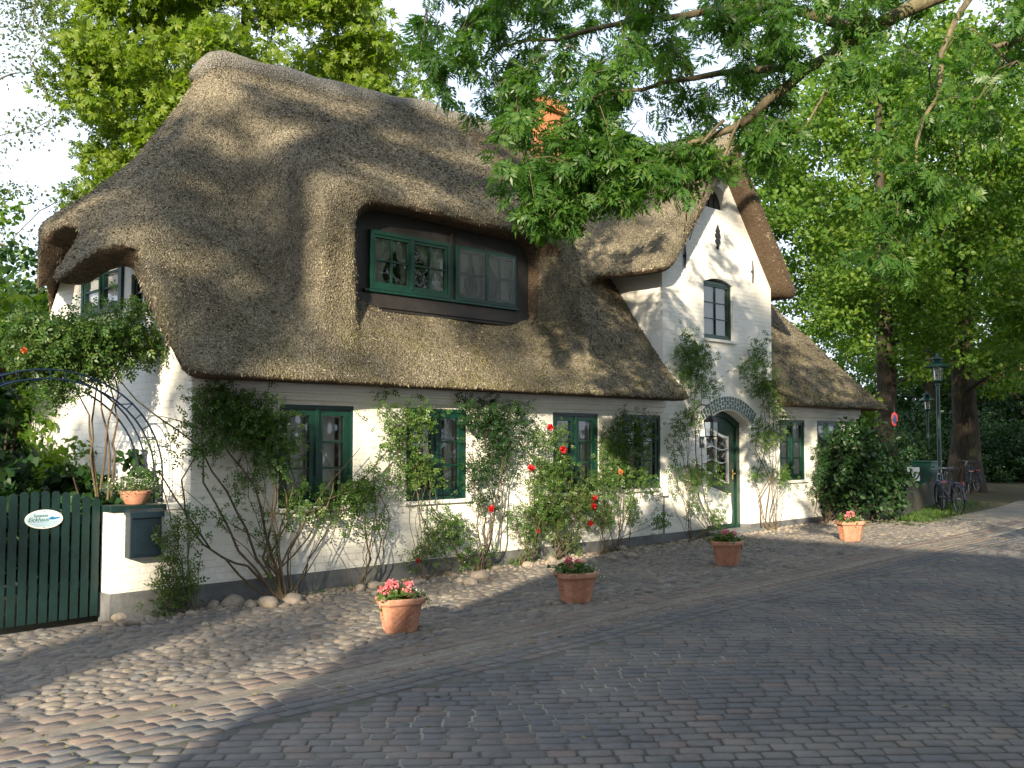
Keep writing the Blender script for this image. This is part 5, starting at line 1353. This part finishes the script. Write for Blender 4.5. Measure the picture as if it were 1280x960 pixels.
    for v in m.v: v.xyz = (.97+v.z, v.y, .86+v.x)
    m.build('headlight', MATS['chrome'], o)
    m = MB(); m.box(-.262,-.242,-.03,.03,.68,.73,.004); m.build('rear_light', MATS['red_paint'], o)
    return o
g1 = PG(1178,640)
bk1 = bicycle('nearest bicycle, dark, on its stand left of the other one', (g1.x,g1.y,0), R(20), 'iron', .08)
g2 = PG(1200,643)
bk2 = bicycle('near bicycle with a blue frame, seen end on right of the nearest one', (g2.x,g2.y,0), R(42), 'blue_paint', -.07)
g3 = PG(1212,617); c = copy_tree(bk1); c.location = (g3.x,g3.y,0); c.rotation_euler = (.06,0,R(28)); c['label'] = 'farther bicycle, left one of the pair by the thick tree trunk'
g3 = PG(1222,615); c = copy_tree(bk2); c.location = (g3.x,g3.y,0); c.rotation_euler = (-.05,0,R(40)); c['label'] = 'farther blue bicycle, right one of the pair by the thick tree trunk'
# low plank fence and picket fence past the house
fn = thing('plank_fence', 'low weathered plank fence between the dark bush and the lamp', 'fence', (21.5,8.9,0))
A_ = PG(1128,652); B_ = PG(1184,627); A_ = Vector((A_.x, A_.y+.15, 0)); B_ = Vector((B_.x, B_.y, 0)); dv = (B_-A_); Ln = dv.length; dv.normalize(); nv = Vector((-dv.y, dv.x, 0))
frF = (A_, dv, Vector((0,0,1)), nv)
m = MB(frF); x = 0
while x < Ln-.1: m.box(x, x+.115, -.05, .62+.02*math.sin(x*7), -.012, .012); x += .125
own(m.build('planks', MATS['timber']), fn)
for q in range(4):
    m = MB(frF); xx = Ln*q/3.; m.box(xx-.05, xx+.05, -.2, .72, .013, .10, .006); own(m.build('post', MATS['timber']), fn)
pf = thing('picket_fence', 'small dark picket fence beside the lamp behind the bicycles', 'fence', (24.9,10.3,0))
A2 = B_+Vector((.2,.3,0)); frP = (A2, Vector((.93,.37,0)), Vector((0,0,1)), Vector((-.37,.93,0)))
m = MB(frP)
for k in range(22): m.box(k*.16, k*.16+.06, 0, .78, 0, .02); 
m.box(-.05,3.5,.2,.26,.021,.05); m.box(-.05,3.5,.58,.64,.021,.05); own(m.build('pickets', MATS['timber']), pf)
# verge grass in front of the fence
rng = np.random.default_rng(4); n = 5200; t_ = rng.uniform(0,1,n); P = np.array([tuple(A_)])+t_[:,None]*np.array([tuple(B_-A_)])*1.0; P = P - np.abs(rng.normal(0,.42,(n,1)))*np.array([[.1,1,0]]); P[:,2] = 0
tag(leaf_mesh('grass', P, .10, T_diamond(.12,.1), 'grass_blade', None, rng, up=.1, droop=-1.6, spread=1.), 'strip of grass in front of the plank fence', 'grass', kind='stuff')
vp = [A_+Vector((-.8,-.9,.004)), B_+Vector((.3,-.55,.004)), B_+Vector((.3,.3,.004)), A_+Vector((-.8,.5,.004))]
me = bpy.data.meshes.new('verge'); me.from_pydata([tuple(p) for p in vp],[],[(0,1,2,3)]); me.materials.append(MATS['lawn']); struct(link(bpy.data.objects.new('verge', me)))
# notice board and cabinet in the shade
sp = gb(1140,26); sgp = thing('notice_sign', 'small white sign with a dark blue curved mark in the shade past the fence', 'sign', (sp.x,sp.y,0))
frS = (Vector((sp.x,sp.y,0)), Vector((.7071,-.7071,0)), Vector((0,0,1)), Vector((-.7071,-.7071,0)))
m = MB(frS); m.box(-.03,.03,-.2,.62,-.06,-.02); own(m.build('post', MATS['white_paint']), sgp)
m = MB(frS); m.box(-.20,.18,.60,.96,-.018,.004,.004); own(m.build('panel', MATS['white_paint']), sgp)
m = MB(frS)
for k in range(10):
    a0, a1 = PI+PI*k/10, PI+PI*(k+1)/10
    for r0, r1 in ((.17,.21),(.10,.135)):
        m.add([( r0*math.cos(a0)-.02,.84+r0*math.sin(a0)*1.2,.006),(r1*math.cos(a0)-.02,.84+r1*math.sin(a0)*1.2,.006),(r1*math.cos(a1)-.02,.84+r1*math.sin(a1)*1.2,.006),(r0*math.cos(a1)-.02,.84+r0*math.sin(a1)*1.2,.006)],[(0,1,2,3)])
own(m.build('painted_mark', MATS['blue_paint']), sgp)
cp = gb(1158,31); cb = thing('utility_cabinet', 'green utility cabinet behind the plank fence', 'cabinet', (cp.x,cp.y,0))
m = MB(); m.box(cp.x-.4,cp.x+.4,cp.y-.3,cp.y+.3,0,.98,.01); own(m.build('body', MATS['lamp_green']), cb)
m = MB(); m.box(cp.x-.44,cp.x+.44,cp.y-.34,cp.y+.34,.981,1.03,.01); own(m.build('cap', MATS['lamp_green']), cb)
hs = PD(1118,524,21.3); hg = thing('hanging_sign', 'small oval red and blue sign hanging by the sunlit shrub at the roof corner', 'sign', tuple(hs))
frH = (hs, Vector((.7071,-.7071,0)), Vector((0,0,1)), Vector((-.7071,-.7071,0)))
m = MB(frH); m.prism(oval(.07,.15), [], -.01, .01); own(m.build('panel', MATS['red_paint']), hg)
m = MB(frH); m.prism(oval(.042,.10), [], .0105, .013); own(m.build('inner_field', MATS['blue_paint']), hg)
m = MB(frH); m.tube([(0,.16,0),(0,.30,0),(0,.30,-1.2)], .01, 5); own(m.build('bracket', MATS['iron']), hg)
# stones along the far lawn
for i in range(9):
    p = PG(1226+i*9, 590.5); blob_rock('boulder', (p.x,p.y,.22), .30,.26,.36, 300+i, 'boulder number %d from the left in the row across the bend' % (i+1), 'row of pale boulders across the bend', cat='boulder')
for i in range(9):
    o = bpy.data.objects['boulder' if i == 0 else 'boulder.%03d' % i]; w_ = ['leftmost boulder','second boulder from the left','third boulder from the left','fourth boulder from the left','middle boulder','sixth boulder from the left','seventh boulder from the left','eighth boulder from the left','rightmost boulder'][i]
    o['label'] = w_ + ' in the pale row across the bend'
# brick house far beyond the trees
fh = gb(1262,74); bh = thing('brick_house', 'sunlit brick house glimpsed through the trees past the bend', 'house', (fh.x,fh.y,0))
m = MB(); m.box(fh.x-7,fh.x+7,fh.y-4,fh.y+4,-.2,4.2); own(m.build('wall', MATS['brick_red']), bh)
m = MB((Vector((fh.x,fh.y,0)), Vector((0,1,0)), Vector((0,0,1)), Vector((1,0,0)))); m.prism([(-4.4,4.0),(4.4,4.0),(0,8)], [], -7.3, 7.3); own(fix_normals(m.build('roof', MATS['roof_tile'])), bh)
for k in range(4):
    m = MB(); m.box(fh.x-5.5+k*3,fh.x-4.3+k*3,fh.y-4.03,fh.y-4.002,1.,2.4); own(m.build('window', MATS['white_paint']), bh)
# ------------------------------------------------------------------ light
SAZ, SEL = R(32), R(18)
sd = Vector((-math.cos(SAZ)*math.cos(SEL), -math.sin(SAZ)*math.cos(SEL), math.sin(SEL)))
sl = bpy.data.lights.new('sun', 'SUN'); so = bpy.data.objects.new('sun', sl); COL.objects.link(so)
sl.energy = 4.8; sl.angle = R(.55); sl.color = (1, .85, .62); so.location = (-20,-20,20)
so.rotation_euler = (-sd).to_track_quat('-Z', 'Y').to_euler()
w = bpy.data.worlds.new('World'); S.world = w; w.use_nodes = True
nt = w.node_tree; bg = nt.nodes['Background']; sk = nt.nodes.new('ShaderNodeTexSky')
sk.sky_type = 'NISHITA'; sk.sun_disc = False; sk.sun_elevation = SEL; sk.sun_rotation = math.atan2(sd.x, sd.y)
sk.air_density = 1.0; sk.dust_density = 3.0; sk.ozone_density = 1.0
# thin bright evening veil of cloud over the clear sky
tc = nt.nodes.new('ShaderNodeTexCoord'); nz = nt.nodes.new('ShaderNodeTexNoise'); nz.inputs['Scale'].default_value = 2.2; nz.inputs['Detail'].default_value = 5
nt.links.new(tc.outputs['Generated'], nz.inputs['Vector'])
rp_ = nt.nodes.new('ShaderNodeMapRange'); rp_.inputs[1].default_value = .25; rp_.inputs[2].default_value = .6; rp_.inputs[3].default_value = .55; rp_.inputs[4].default_value = 1.0
nt.links.new(nz.outputs['Fac'], rp_.inputs[0])
mx = nt.nodes.new('ShaderNodeMix'); mx.data_type = 'RGBA'; nt.links.new(rp_.outputs[0], mx.inputs[0])
nt.links.new(sk.outputs[0], mx.inputs[6]); mx.inputs[7].default_value = (3.7, 4.15, 4.9, 1)
nt.links.new(mx.outputs[2], bg.inputs[0]); bg.inputs[1].default_value = .12
S.view_settings.view_transform = 'Standard'; S.view_settings.look = 'None'; S.view_settings.exposure = 1.5; S.view_settings.gamma = 1
S.render.engine = 'CYCLES'
S.cycles.max_bounces = 6; S.cycles.transparent_max_bounces = 12
